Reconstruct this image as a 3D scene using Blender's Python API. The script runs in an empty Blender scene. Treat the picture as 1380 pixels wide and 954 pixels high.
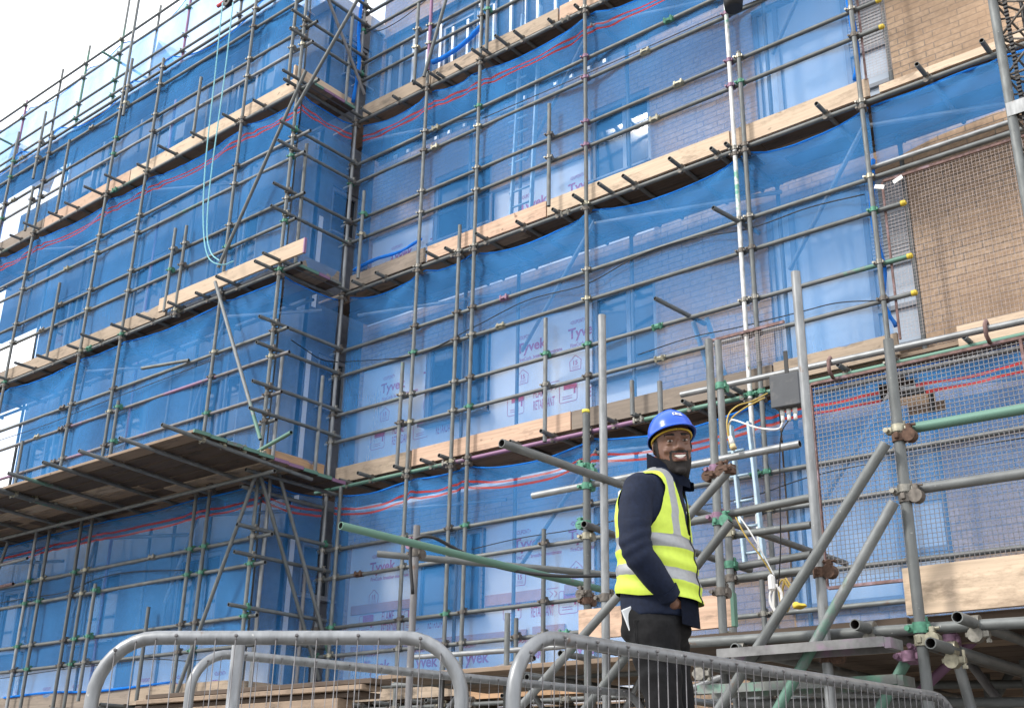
import bpy, bmesh, math, random
from mathutils import Vector, Matrix, Quaternion, noise

random.seed(7)
SC = bpy.context.scene
COL = SC.collection
RAD = math.radians

# ------------------------------------------------------------------ camera
# The camera is the origin; z = 0 is eye height, the ground lies 0.68 m below.
GZ = -0.68
FPX, PITCH, ROLL, YAW = 1543.91, RAD(21.5714), RAD(1.0568), RAD(39.958)
_f = Vector((-math.sin(YAW), math.cos(YAW), 0)); _r = Vector((math.cos(YAW), math.sin(YAW), 0)); _u = Vector((0, 0, 1))
CF = _f * math.cos(PITCH) + _u * math.sin(PITCH)
_U = _u * math.cos(PITCH) - _f * math.sin(PITCH)
CR = _r * math.cos(ROLL) + _U * math.sin(ROLL)
CU = _U * math.cos(ROLL) - _r * math.sin(ROLL)
cd = bpy.data.cameras.new("camera"); cam = bpy.data.objects.new("camera", cd); COL.objects.link(cam)
cam.matrix_world = Matrix(((CR.x, CU.x, -CF.x, 0), (CR.y, CU.y, -CF.y, 0), (CR.z, CU.z, -CF.z, 0), (0, 0, 0, 1)))
cd.sensor_width = 36; cd.lens = 36 * FPX / 1380; cd.clip_start = 0.05; cd.clip_end = 3000
SC.camera = cam

# ------------------------------------------------------------------ sky, sun, exposure
W = bpy.data.worlds.new("World"); SC.world = W; W.use_nodes = True
nt = W.node_tree; nt.nodes.clear()
SUN_EL, SUN_AZ = RAD(37), RAD(212)          # azimuth measured from +Y clockwise
out = nt.nodes.new("ShaderNodeOutputWorld"); bg = nt.nodes.new("ShaderNodeBackground")
sky = nt.nodes.new("ShaderNodeTexSky"); sky.sky_type = 'NISHITA'; sky.sun_disc = False
sky.sun_elevation = SUN_EL; sky.sun_rotation = SUN_AZ; sky.dust_density = 2.5
tc = nt.nodes.new("ShaderNodeTexCoord"); ns = nt.nodes.new("ShaderNodeTexNoise")
ns.inputs["Scale"].default_value = 2.2; ns.inputs["Detail"].default_value = 6
cr = nt.nodes.new("ShaderNodeValToRGB"); cr.color_ramp.elements[0].position = 0.30; cr.color_ramp.elements[1].position = 0.52
cr.color_ramp.elements[0].color = (.72, .72, .72, 1)
mx = nt.nodes.new("ShaderNodeMix"); mx.data_type = 'RGBA'
mx.inputs["B"].default_value = (13.5, 13.8, 14.4, 1)
nt.links.new(tc.outputs["Generated"], ns.inputs["Vector"]); nt.links.new(ns.outputs["Fac"], cr.inputs["Fac"])
nt.links.new(cr.outputs["Color"], mx.inputs["Factor"]); nt.links.new(sky.outputs["Color"], mx.inputs["A"])
nt.links.new(mx.outputs["Result"], bg.inputs["Color"]); bg.inputs["Strength"].default_value = 0.135
nt.links.new(bg.outputs["Background"], out.inputs["Surface"])
ld = bpy.data.lights.new("sun", 'SUN'); ld.energy = 2.7; ld.angle = RAD(9); ld.color = (1, .95, .88)
sun = bpy.data.objects.new("sun", ld); COL.objects.link(sun)
sd = Vector((math.sin(SUN_AZ) * math.cos(SUN_EL), math.cos(SUN_AZ) * math.cos(SUN_EL), math.sin(SUN_EL)))
sun.rotation_euler = sd.to_track_quat('Z', 'Y').to_euler()
SC.view_settings.view_transform = 'Standard'; SC.view_settings.look = 'None'
SC.view_settings.exposure = 0.22; SC.view_settings.gamma = 1; SC.view_settings.use_curve_mapping = False
SC.render.engine = 'CYCLES'
SC.cycles.max_bounces = 6; SC.cycles.transparent_max_bounces = 14; SC.cycles.diffuse_bounces = 3; SC.cycles.glossy_bounces = 2
SC.cycles.caustics_reflective = False; SC.cycles.caustics_refractive = False

# ------------------------------------------------------------------ measuring helpers
def ray(x, y): return CR * ((x - 690) / FPX) - CU * ((y - 477) / FPX) + CF
def onY(x, y, Y): d = ray(x, y); return d * (Y / d.y)
def onX(x, y, X): d = ray(x, y); return d * (X / d.x)
def onZ(x, y, Z): d = ray(x, y); return d * (Z / d.z)

# ------------------------------------------------------------------ object helpers
WM = {}
def put(o, M, parent=None):
    COL.objects.link(o)
    if parent is not None:
        o.parent = parent; o.matrix_basis = WM[parent.name].inverted() @ M
    else: o.matrix_basis = M
    WM[o.name] = M
    return o
def tag(o, label=None, cat=None, group=None, kind=None):
    if label: o["label"] = label
    if cat: o["category"] = cat
    if group: o["group"] = group
    if kind: o["kind"] = kind
    return o
def T(v): return Matrix.Translation(Vector(v))
def empty(name, loc, label, cat, group=None):
    o = bpy.data.objects.new(name, None); o.empty_display_size = .1
    put(o, T(loc)); return tag(o, label, cat, group)
def mesh_from(bm, name, mats):
    me = bpy.data.meshes.new(name); bm.to_mesh(me); bm.free()
    for m in (mats if isinstance(mats, (list, tuple)) else [mats]): me.materials.append(m)
    return me
def obj(name, me, M=None, parent=None): return put(bpy.data.objects.new(name, me), M or Matrix.Identity(4), parent)
def smooth(me, ang=40):
    for p in me.polygons: p.use_smooth = True
    try: me.set_sharp_from_angle(angle=RAD(ang))
    except Exception: pass
    return me
def zframe(p, q, roll=0):
    p, q = Vector(p), Vector(q); d = (q - p).normalized()
    return T(p) @ d.to_track_quat('Z', 'Y').to_matrix().to_4x4() @ Matrix.Rotation(roll, 4, 'Z')

def bm_box(bm, lo, hi, M=None, mi=0, bevel=0):
    lo, hi = Vector(lo), Vector(hi)
    r = bmesh.ops.create_cube(bm, size=1)
    vs = r['verts']
    for v in vs: v.co = Vector((lo[i] + (v.co[i] + .5) * (hi[i] - lo[i]) for i in range(3)))
    fs = list({f for v in vs for f in v.link_faces})
    for f in fs: f.material_index = mi
    if bevel:
        es = list({e for v in vs for e in v.link_edges})
        rr = bmesh.ops.bevel(bm, geom=es, offset=bevel, segments=1, affect='EDGES')
        vs = list({v for f in rr['faces'] for v in f.verts} | {v for v in vs if v.is_valid})
        for f in rr['faces']: f.material_index = mi
    if M is not None:
        bmesh.ops.transform(bm, matrix=M, verts=vs)
    return vs
def box(name, lo, hi, m, parent=None, bevel=.004):
    lo, hi = Vector(lo), Vector(hi); c = (lo + hi) / 2; bm = bmesh.new()
    bm_box(bm, lo - c, hi - c, bevel=bevel)
    return obj(name, mesh_from(bm, name, m), T(c), parent)
def bm_cyl(bm, p, q, r, n=10, mi=0, caps=True, r2=None):
    p, q = Vector(p), Vector(q); L = (q - p).length
    if L < 1e-6: return
    M = zframe(p, q)
    r2 = r if r2 is None else r2
    a = [bm.verts.new(M @ Vector((r * math.cos(2 * math.pi * i / n), r * math.sin(2 * math.pi * i / n), 0))) for i in range(n)]
    b = [bm.verts.new(M @ Vector((r2 * math.cos(2 * math.pi * i / n), r2 * math.sin(2 * math.pi * i / n), L))) for i in range(n)]
    for i in range(n):
        f = bm.faces.new((a[i], a[(i + 1) % n], b[(i + 1) % n], b[i])); f.material_index = mi; f.smooth = True
    if caps:
        f = bm.faces.new(a[::-1]); f.material_index = mi
        f = bm.faces.new(b); f.material_index = mi
def bm_path(bm, pts, r, n=8, mi=0, closed_ends=True):
    pts = [Vector(p) for p in pts]; rings = []
    up = Vector((0, 0, 1)); prev = None
    for i, p in enumerate(pts):
        t = (pts[min(i + 1, len(pts) - 1)] - pts[max(i - 1, 0)]).normalized()
        if prev is None:
            a = t.cross(up)
            if a.length < .05: a = t.cross(Vector((1, 0, 0)))
        else: a = prev - t * prev.dot(t)
        a.normalize(); prev = a; b = t.cross(a)
        rr = r[i] if isinstance(r, (list, tuple)) else r
        rings.append([bm.verts.new(p + a * (rr * math.cos(2 * math.pi * k / n)) + b * (rr * math.sin(2 * math.pi * k / n))) for k in range(n)])
    for A, B in zip(rings, rings[1:]):
        for k in range(n):
            f = bm.faces.new((A[k], A[(k + 1) % n], B[(k + 1) % n], B[k])); f.smooth = True; f.material_index = mi
    if closed_ends:
        bm.faces.new(rings[0][::-1]).material_index = mi; bm.faces.new(rings[-1]).material_index = mi
def path_obj(name, pts, r, m, parent=None, n=8):
    c = Vector(pts[0]); bm = bmesh.new(); bm_path(bm, [Vector(p) - c for p in pts], r, n)
    bmesh.ops.recalc_face_normals(bm, faces=bm.faces)
    return obj(name, mesh_from(bm, name, m), T(c), parent)
def spline(ctrl, n=10):
    P = [Vector(c) for c in ctrl]; P = [P[0] * 2 - P[1]] + P + [P[-1] * 2 - P[-2]]; o = []
    for i in range(1, len(P) - 2):
        for k in range(n):
            t = k / n; a, b, c, d = P[i - 1:i + 3]
            o.append(.5 * ((2 * b) + (c - a) * t + (2 * a - 5 * b + 4 * c - d) * t * t + (3 * b - a - 3 * c + d) * t ** 3))
    o.append(P[-2]); return o

# ------------------------------------------------------------------ materials
def new_mat(name):
    m = bpy.data.materials.new(name); m.use_nodes = True
    return m, m.node_tree.nodes, m.node_tree.links, m.node_tree.nodes["Principled BSDF"]
def c4(c): return (c[0], c[1], c[2], 1)
def mixrgb(nd, lk, a, b, fac):
    n = nd.new("ShaderNodeMix"); n.data_type = 'RGBA'
    for s, v in (("A", a), ("B", b), ("Factor", fac)):
        if hasattr(v, "links") or hasattr(v, "is_linked"): lk.new(v, n.inputs[s])
        else: n.inputs[s].default_value = v if s == "Factor" else c4(v)
    return n.outputs["Result"]
def ramp(nd, lk, fac, p0, p1):
    n = nd.new("ShaderNodeMapRange"); n.inputs[1].default_value = p0; n.inputs[2].default_value = p1; n.clamp = True
    lk.new(fac, n.inputs[0]); return n.outputs[0]
def nz(nd, lk, scale, detail=3, sc3=None, coord="Object", rough=.55):
    t = nd.new("ShaderNodeTexCoord"); m = nd.new("ShaderNodeMapping"); n = nd.new("ShaderNodeTexNoise")
    if sc3: m.inputs["Scale"].default_value = sc3
    oi = nd.new("ShaderNodeObjectInfo"); mu = nd.new("ShaderNodeMath"); mu.operation = 'MULTIPLY'; mu.inputs[1].default_value = 37.0
    lk.new(oi.outputs["Random"], mu.inputs[0]); lk.new(mu.outputs[0], m.inputs["Location"])
    lk.new(t.outputs[coord], m.inputs["Vector"]); lk.new(m.outputs["Vector"], n.inputs["Vector"])
    n.inputs["Scale"].default_value = scale; n.inputs["Detail"].default_value = detail; n.inputs["Roughness"].default_value = rough
    return n.outputs["Fac"]
def mat(name, base, rough=.6, metal=0, var=.2, scale=12, bump=0, spec=.4, sc3=None, dirt=None):
    m, nd, lk, b = new_mat(name)
    f = ramp(nd, lk, nz(nd, lk, scale, 4, sc3), .3, .7)
    col = mixrgb(nd, lk, [c * (1 - var) for c in base], [min(1, c * (1 + var)) for c in base], f)
    if dirt:
        g = ramp(nd, lk, nz(nd, lk, dirt[1], 5, rough=.65), .52, .68); col = mixrgb(nd, lk, col, dirt[0], g)
    lk.new(col, b.inputs["Base Color"]); b.inputs["Roughness"].default_value = rough
    b.inputs["Metallic"].default_value = metal; b.inputs["Specular IOR Level"].default_value = spec
    if bump:
        bn = nd.new("ShaderNodeBump"); bn.inputs["Strength"].default_value = bump; bn.inputs["Distance"].default_value = .004
        lk.new(nz(nd, lk, scale * 3, 3, sc3), bn.inputs["Height"]); lk.new(bn.outputs[0], b.inputs["Normal"])
    return m
def tube_mat(name, base, paint=None, amount=.5, rough=.58, metal=.3):
    m, nd, lk, b = new_mat(name)
    f = ramp(nd, lk, nz(nd, lk, 9, 5, (3, 3, 1)), .3, .7)
    col = mixrgb(nd, lk, [c * .68 for c in base], [c * 1.25 for c in base], f)
    oi = nd.new("ShaderNodeObjectInfo"); rv = ramp(nd, lk, oi.outputs["Random"], 0, 1)
    col = mixrgb(nd, lk, mixrgb(nd, lk, col, [c * .55 for c in base], .55), col, rv)
    sp = ramp(nd, lk, nz(nd, lk, 60, 2), .70, .80)
    col = mixrgb(nd, lk, col, (.42, .42, .40), sp)
    rs = ramp(nd, lk, nz(nd, lk, 6, 5, (2, 2, 1), rough=.7), .64, .74); col = mixrgb(nd, lk, col, (.16, .09, .055), rs)
    if paint:
        g = nz(nd, lk, .55, 1, (.05, .05, 1)); h = nz(nd, lk, 18, 4)
        ad = nd.new("ShaderNodeMath"); ad.operation = 'MULTIPLY_ADD'; ad.inputs[1].default_value = .25; lk.new(h, ad.inputs[0]); lk.new(g, ad.inputs[2])
        t0 = .86 - .5 * amount
        col = mixrgb(nd, lk, col, paint, ramp(nd, lk, ad.outputs[0], t0, t0 + .05))
    lk.new(col, b.inputs["Base Color"]); b.inputs["Roughness"].default_value = rough; b.inputs["Metallic"].default_value = metal
    b.inputs["Specular IOR Level"].default_value = .35
    return m
STEEL = tube_mat("galvanised_tube", (.165, .175, .173))
STEEL_L = tube_mat("bright_galvanised_tube", (.27, .28, .285), rough=.42)
GREEN_T = tube_mat("green_painted_tube", (.20, .21, .21), (.115, .215, .17), .30)
PURP_T = tube_mat("purple_painted_tube", (.21, .205, .21), (.26, .16, .25), .32)
GREEN_F = tube_mat("all_green_tube", (.22, .23, .22), (.12, .225, .175), .80); PURP_F = tube_mat("all_purple_tube", (.22, .21, .22), (.25, .14, .23), .85)
MIXT = tube_mat("white_green_tube", (.62, .62, .60), (.14, .36, .27), .35)
HOLE = mat("tube_bore", (.03, .028, .026), .9, var=.3)
CP_ST = mat("zinc_coupler", (.21, .20, .175), .45, .5, .35, 40); CP_DK = mat("dark_coupler", (.13, .115, .10), .6, .4, .4, 40)
CP_GR = mat("green_coupler", (.07, .21, .14), .55, .2, .35, 40); CP_PU = mat("purple_coupler", (.21, .12, .18), .55, .2, .35, 40)
CP_RU = mat("rusty_coupler", (.095, .055, .038), .85, .1, .45, 50); CP_YE = mat("gold_zinc_coupler", (.30, .28, .21), .4, .5, .3, 40)
YELLOW = mat("yellow_plastic", (.60, .44, .05), .45, var=.08)
def wood(name, base, stain, sat=.35):
    m, nd, lk, b = new_mat(name)
    f = ramp(nd, lk, nz(nd, lk, 3, 5, (.6, 14, 14)), .3, .7)
    col = mixrgb(nd, lk, [c * .8 for c in base], [min(1, c * 1.15) for c in base], f)
    g = ramp(nd, lk, nz(nd, lk, 2.2, 6, (1, 3, 3), rough=.74), .51, .66); col = mixrgb(nd, lk, col, stain, g)
    k = ramp(nd, lk, nz(nd, lk, 7, 1, (1, 1.6, 1.6)), .73, .77); col = mixrgb(nd, lk, col, [c * .45 for c in base], k)
    oi = nd.new("ShaderNodeObjectInfo"); col = mixrgb(nd, lk, col, [c * .7 for c in base], ramp(nd, lk, oi.outputs["Random"], .4, 1.6))
    lk.new(col, b.inputs["Base Color"]); b.inputs["Roughness"].default_value = .75; b.inputs["Specular IOR Level"].default_value = .25
    bn = nd.new("ShaderNodeBump"); bn.inputs["Strength"].default_value = .3; bn.inputs["Distance"].default_value = .003
    lk.new(nz(nd, lk, 5, 5, (.6, 16, 16)), bn.inputs["Height"]); lk.new(bn.outputs[0], b.inputs["Normal"])
    return m
PINE = wood("fresh_pine", (.60, .465, .34), (.33, .25, .18)); PEACH = wood("orange_pine", (.58, .40, .29), (.30, .215, .16))
GREYW = wood("weathered_timber", (.26, .215, .175), (.17, .14, .115)); OLDW = wood("stained_timber", (.40, .315, .235), (.16, .13, .10))
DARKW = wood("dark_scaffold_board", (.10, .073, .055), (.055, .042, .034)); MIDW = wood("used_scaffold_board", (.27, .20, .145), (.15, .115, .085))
PLY = wood("plywood_board", (.46, .29, .17), (.34, .22, .13))

def net_mat(name, col, lo=.40, hi=.66, tr=.5):
    m, nd, lk, b = new_mat(name); nd.remove(b)
    o = nd["Material Output"]; d = nd.new("ShaderNodeBsdfDiffuse"); t = nd.new("ShaderNodeBsdfTranslucent"); tr_ = nd.new("ShaderNodeBsdfTransparent"); tr_.inputs[0].default_value = (.97, .985, 1, 1)
    f1 = ramp(nd, lk, nz(nd, lk, .8, 3, (1.4, 1.4, .6), rough=.5), .3, .72)
    f2 = ramp(nd, lk, nz(nd, lk, 46, 2, (1, 1, .12)), .3, .7)
    mm = nd.new("ShaderNodeMath"); mm.operation = 'MULTIPLY_ADD'; mm.inputs[1].default_value = .22; lk.new(f2, mm.inputs[0]); lk.new(f1, mm.inputs[2])
    fac = nd.new("ShaderNodeMapRange"); fac.inputs[2].default_value = 1.2; fac.inputs[3].default_value = lo; fac.inputs[4].default_value = hi
    lk.new(mm.outputs[0], fac.inputs[0])
    lw = nd.new("ShaderNodeLayerWeight"); lw.inputs["Blend"].default_value = .35   # woven net closes up at a glancing angle
    ad = nd.new("ShaderNodeMath"); ad.operation = 'MULTIPLY_ADD'; ad.inputs[1].default_value = .13; ad.use_clamp = True
    lk.new(lw.outputs["Facing"], ad.inputs[0]); lk.new(fac.outputs[0], ad.inputs[2])
    cc = mixrgb(nd, lk, [c * .85 for c in col], [min(1, c * 1.15) for c in col], f1)
    lk.new(cc, d.inputs["Color"]); lk.new(cc, t.inputs["Color"])
    m1 = nd.new("ShaderNodeMixShader"); m1.inputs[0].default_value = tr; lk.new(d.outputs[0], m1.inputs[1]); lk.new(t.outputs[0], m1.inputs[2])
    m2 = nd.new("ShaderNodeMixShader"); lk.new(ad.outputs[0], m2.inputs[0]); lk.new(tr_.outputs[0], m2.inputs[1]); lk.new(m1.outputs[0], m2.inputs[2])
    lk.new(m2.outputs[0], o.inputs["Surface"])
    return m
NET = net_mat("blue_debris_net", (.09, .385, .93), .26, .38, .22); NET_RED = net_mat("red_net_stripe", (.75, .10, .10), .55, .75)
NET_S = net_mat("sheer_blue_net", (.22, .48, .90), .42, .82, .5); NET_D = net_mat("bunched_blue_net", (.03, .26, .80), .70, .92, .35)

def brick_mat(name, c1, c2, mortar, axis='x'):
    m, nd, lk, b = new_mat(name)
    t = nd.new("ShaderNodeTexCoord"); s = nd.new("ShaderNodeSeparateXYZ"); c = nd.new("ShaderNodeCombineXYZ"); lk.new(t.outputs["Object"], s.inputs[0])
    lk.new(s.outputs["X" if axis == 'x' else "Y"], c.inputs[0]); lk.new(s.outputs["Z"], c.inputs[1])
    br = nd.new("ShaderNodeTexBrick"); lk.new(c.outputs[0], br.inputs["Vector"])
    for k, v in (("Scale", 1), ("Brick Width", .3), ("Row Height", .0785), ("Mortar Size", .0065), ("Mortar Smooth", .15), ("Bias", -.15)): br.inputs[k].default_value = v
    br.offset = .33; br.offset_frequency = 2
    br.inputs["Color1"].default_value = c4(c1); br.inputs["Color2"].default_value = c4(c2); br.inputs["Mortar"].default_value = c4(mortar)
    g = ramp(nd, lk, nz(nd, lk, 22, 5), .25, .75)
    hs = nd.new("ShaderNodeHueSaturation"); lk.new(br.outputs["Color"], hs.inputs["Color"])
    mp = nd.new("ShaderNodeMapRange"); mp.inputs[3].default_value = .72; mp.inputs[4].default_value = 1.22; lk.new(g, mp.inputs[0]); lk.new(mp.outputs[0], hs.inputs["Value"])
    st = ramp(nd, lk, nz(nd, lk, .7, 6, rough=.68), .42, .68)
    col = mixrgb(nd, lk, hs.outputs[0], [c * .8 for c in c2], st)
    lk.new(col, b.inputs["Base Color"]); b.inputs["Roughness"].default_value = .88; b.inputs["Specular IOR Level"].default_value = .2
    bn = nd.new("ShaderNodeBump"); bn.invert = True; bn.inputs["Strength"].default_value = .6; bn.inputs["Distance"].default_value = .008
    lk.new(br.outputs["Fac"], bn.inputs["Height"]); lk.new(bn.outputs[0], b.inputs["Normal"])
    return m
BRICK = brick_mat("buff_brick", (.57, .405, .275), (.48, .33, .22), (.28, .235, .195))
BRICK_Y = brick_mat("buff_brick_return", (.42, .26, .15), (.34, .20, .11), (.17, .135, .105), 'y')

def membrane_mat():
    m, nd, lk, b = new_mat("white_membrane")
    t = nd.new("ShaderNodeTexCoord"); v = nd.new("ShaderNodeTexVoronoi"); v.inputs["Scale"].default_value = 13; v.inputs["Randomness"].default_value = .25
    lk.new(t.outputs["Object"], v.inputs["Vector"]); dt = ramp(nd, lk, v.outputs["Distance"], .09, .13)
    f = ramp(nd, lk, nz(nd, lk, 2.5, 5), .3, .7); c = mixrgb(nd, lk, (.78, .79, .82), (.86, .87, .88), f); c = mixrgb(nd, lk, (.58, .60, .66), c, dt)
    lk.new(c, b.inputs["Base Color"]); b.inputs["Roughness"].default_value = .55; b.inputs["Specular IOR Level"].default_value = .3
    bn = nd.new("ShaderNodeBump"); bn.inputs["Strength"].default_value = .25; bn.inputs["Distance"].default_value = .02
    lk.new(nz(nd, lk, 3, 4), bn.inputs["Height"]); lk.new(bn.outputs[0], b.inputs["Normal"]); return m
MEMB = membrane_mat(); INK = mat("magenta_print", (.62, .13, .22), .6, var=.15)
FRAME = mat("grey_window_frame", (.22, .24, .27), .4, var=.06); ZINC = mat("grey_cladding_panel", (.40, .41, .42), .5, var=.06)
GLASS, _n, _l, _b = new_mat("dark_window_glass"); _b.inputs["Base Color"].default_value = (.018, .028, .04, 1); _b.inputs["Roughness"].default_value = .06; _b.inputs["Specular IOR Level"].default_value = .8
_bn = _n.new("ShaderNodeBump"); _bn.inputs["Strength"].default_value = .08; _bn.inputs["Distance"].default_value = .02; _l.new(nz(_n, _l, 1.5, 2), _bn.inputs["Height"]); _l.new(_bn.outputs[0], _b.inputs["Normal"])
PALE_GLASS = mat("pale_glass", (.50, .56, .63), .07, var=.12, scale=1.5, spec=.6)  # pale grey-blue base colour for the panes of the large windows
INSUL = mat("pink_insulation_board", (.62, .36, .27), .8, var=.12); SHEATH = mat("dark_sheathing", (.10, .11, .13), .8, var=.25)
STUD = mat("metal_stud", (.55, .56, .57), .4, .3, .1); ROOFM = mat("pale_roof_sheet", (.62, .63, .66), .5, var=.1, scale=2)
DARK = mat("dark_soil_wall", (.045, .04, .036), .95, var=.4, scale=5)
CONC = mat("concrete", (.34, .33, .31), .9, var=.2, scale=3, bump=.3, dirt=((.2, .19, .17), 1.2))
def ground_mat():
    m, nd, lk, b = new_mat("site_ground"); f = ramp(nd, lk, nz(nd, lk, 1.5, 8, rough=.7), .3, .7); g = ramp(nd, lk, nz(nd, lk, .15, 3), .4, .6)
    c = mixrgb(nd, lk, mixrgb(nd, lk, (.09, .078, .065), (.19, .17, .145), f), (.20, .19, .175), g); lk.new(c, b.inputs["Base Color"]); b.inputs["Roughness"].default_value = .95
    bn = nd.new("ShaderNodeBump"); bn.inputs["Distance"].default_value = .03; lk.new(nz(nd, lk, 9, 8), bn.inputs["Height"]); lk.new(bn.outputs[0], b.inputs["Normal"]); return m
BLACKC = mat("black_cable", (.012, .012, .013), .5, var=.2); WHITEC = mat("white_cable", (.72, .72, .70), .5, var=.06); YELC = mat("yellow_cable", (.44, .31, .07), .5, var=.1)
ROPE = mat("pale_cyan_rope", (.22, .47, .52), .8, var=.25, scale=60); ALU = mat("aluminium", (.58, .59, .60), .42, .6, .15)
BARR = tube_mat("galvanised_barrier", (.26, .27, .28), None, rough=.42, metal=.5); RUST = mat("rusty_red_steel", (.17, .105, .095), .8, var=.4, scale=20, dirt=((.33, .24, .27), 9))
BOXG = mat("grey_plastic_box", (.055, .06, .068), .5, var=.1, dirt=((.10, .10, .10), 10)); WHITE = mat("white_plastic", (.75, .75, .73), .5, var=.05)
BLUEP = mat("pale_blue_ladder", (.33, .43, .50), .5, .2, .15); RED = mat("red_paint", (.45, .03, .03), .5, var=.2)
KWIK = mat("green_steel_batten", (.19, .20, .19), .55, .2, .3, 14, dirt=((.10, .27, .19), 7))
KWIKP = mat("purple_steel_batten", (.19, .19, .19), .55, .2, .3, 14, dirt=((.25, .17, .24), 6))
ORSIGN = mat("yellow_tape", (.72, .62, .08), .5, var=.05)

# ------------------------------------------------------------------ ground
bm = bmesh.new(); bmesh.ops.create_grid(bm, x_segments=2, y_segments=2, size=600)
o = obj("ground", mesh_from(bm, "ground", ground_mat()), T((0, 0, GZ))); o["kind"] = "structure"
o = box("pavement", (-9.0, 3.55, GZ + .004), (-2.22, 7.4, -.23), CONC, bevel=.02); o["kind"] = "structure"

# ------------------------------------------------------------------ building
YW, YM = 11.30, 11.38            # brick face, membrane face
bl = empty("apartment_building", (-8, 11.3, GZ), "unfinished buff brick apartment block behind the blue netting", "building")
def wall_sheet(name, axis, plane, u0, u1, z0, z1, holes, depth, m, parent):
    """A wall face with openings and their reveals; axis 'x' runs along X at Y=plane, 'y' along Y at X=plane."""
    us = sorted({u0, u1, *[h[0] for h in holes], *[h[1] for h in holes]}); zs = sorted({z0, z1, *[h[2] for h in holes], *[h[3] for h in holes]})
    us = [u for u in us if u0 <= u <= u1]; zs = [z for z in zs if z0 <= z <= z1]
    P = (lambda u, d, z: (u, plane + d, z)) if axis == 'x' else (lambda u, d, z: (plane - d, u, z))
    bm = bmesh.new()
    inh = lambda u, z: any(h[0] - 1e-6 < u < h[1] + 1e-6 and h[2] - 1e-6 < z < h[3] + 1e-6 for h in holes)
    q = lambda *p: bm.faces.new([bm.verts.new(x) for x in p])
    for a, b in zip(us, us[1:]):
        for c, d in zip(zs, zs[1:]):
            if inh((a + b) / 2, (c + d) / 2):
                continue
            q(P(a, 0, c), P(b, 0, c), P(b, 0, d), P(a, 0, d))
            q(P(b, depth, c), P(a, depth, c), P(a, depth, d), P(b, depth, d))
    for h in holes + [(u0, u1, z0, z1)]:
        a, b, c, d = max(h[0], u0), min(h[1], u1), max(h[2], z0), min(h[3], z1)
        q(P(a, 0, c), P(a, depth, c), P(a, depth, d), P(a, 0, d)); q(P(b, 0, c), P(b, 0, d), P(b, depth, d), P(b, depth, c))
        q(P(a, 0, d), P(a, depth, d), P(b, depth, d), P(b, 0, d)); q(P(a, 0, c), P(b, 0, c), P(b, depth, c), P(a, depth, c))
    return obj(name, mesh_from(bm, name, m), None, parent)
def window(axis, plane, u0, u1, z0, z1, parent, mull=(), trans=(), pane=None, fr=.06):
    P = (lambda u, d, z: Vector((u, plane + d, z))) if axis == 'x' else (lambda u, d, z: Vector((plane - d, u, z)))
    def bx(bm, a, b, c, d, y0=0, y1=.07):
        p, q = P(a, y0, c), P(b, y1, d); bm_box(bm, [min(p[i], q[i]) for i in range(3)], [max(p[i], q[i]) for i in range(3)])
    root = obj("window", mesh_from((lambda b: (bx(b, u0, u1, z0 + .003, z1 - .003, .075, .085), b)[1])(bmesh.new()), "pane_back", SHEATH), None, parent)
    bm = bmesh.new()
    bx(bm, u0, u0 + fr, z0, z1); bx(bm, u1 - fr, u1, z0, z1); bx(bm, u0 + fr, u1 - fr, z0, z0 + fr); bx(bm, u0 + fr, u1 - fr, z1 - fr, z1)
    for k in mull: bx(bm, k - .03, k + .03, z0 + fr, z1 - fr)
    for (z, a, b) in trans: bx(bm, a, b, z - .025, z + .025, .002, .068)
    obj("frame", mesh_from(bm, "frame", FRAME), None, root)
    bm = bmesh.new(); bx(bm, u0 + fr, u1 - fr, z0 + fr, z1 - fr, .045, .052); obj("pane", mesh_from(bm, "pane", pane or GLASS), None, root)
    bm = bmesh.new(); bx(bm, u0 - .03, u1 + .03, z0 - .03, z0 - .003, -.13, .04); obj("sill", mesh_from(bm, "sill", FRAME), None, root)
    return root
LV = [1.07, 3.96, 6.86, 9.78, 12.68]                       # ledger heights, main face
SILL = [2.34, 5.11, 8.02, 10.95]
TOP = [3.46, 6.32, 9.20, 12.10]
holesA = []
for k in range(4):
    holesA += [(-11.12, -9.93, SILL[k], TOP[k]), (-8.10, -7.11, SILL[k], TOP[k])]
W3 = [(1.98, 3.85), (4.62, 6.75), (7.45, 9.66), (10.3, 12.4)]
for k in range(4): holesA.append((-5.53, -3.80, *W3[k]))
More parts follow.
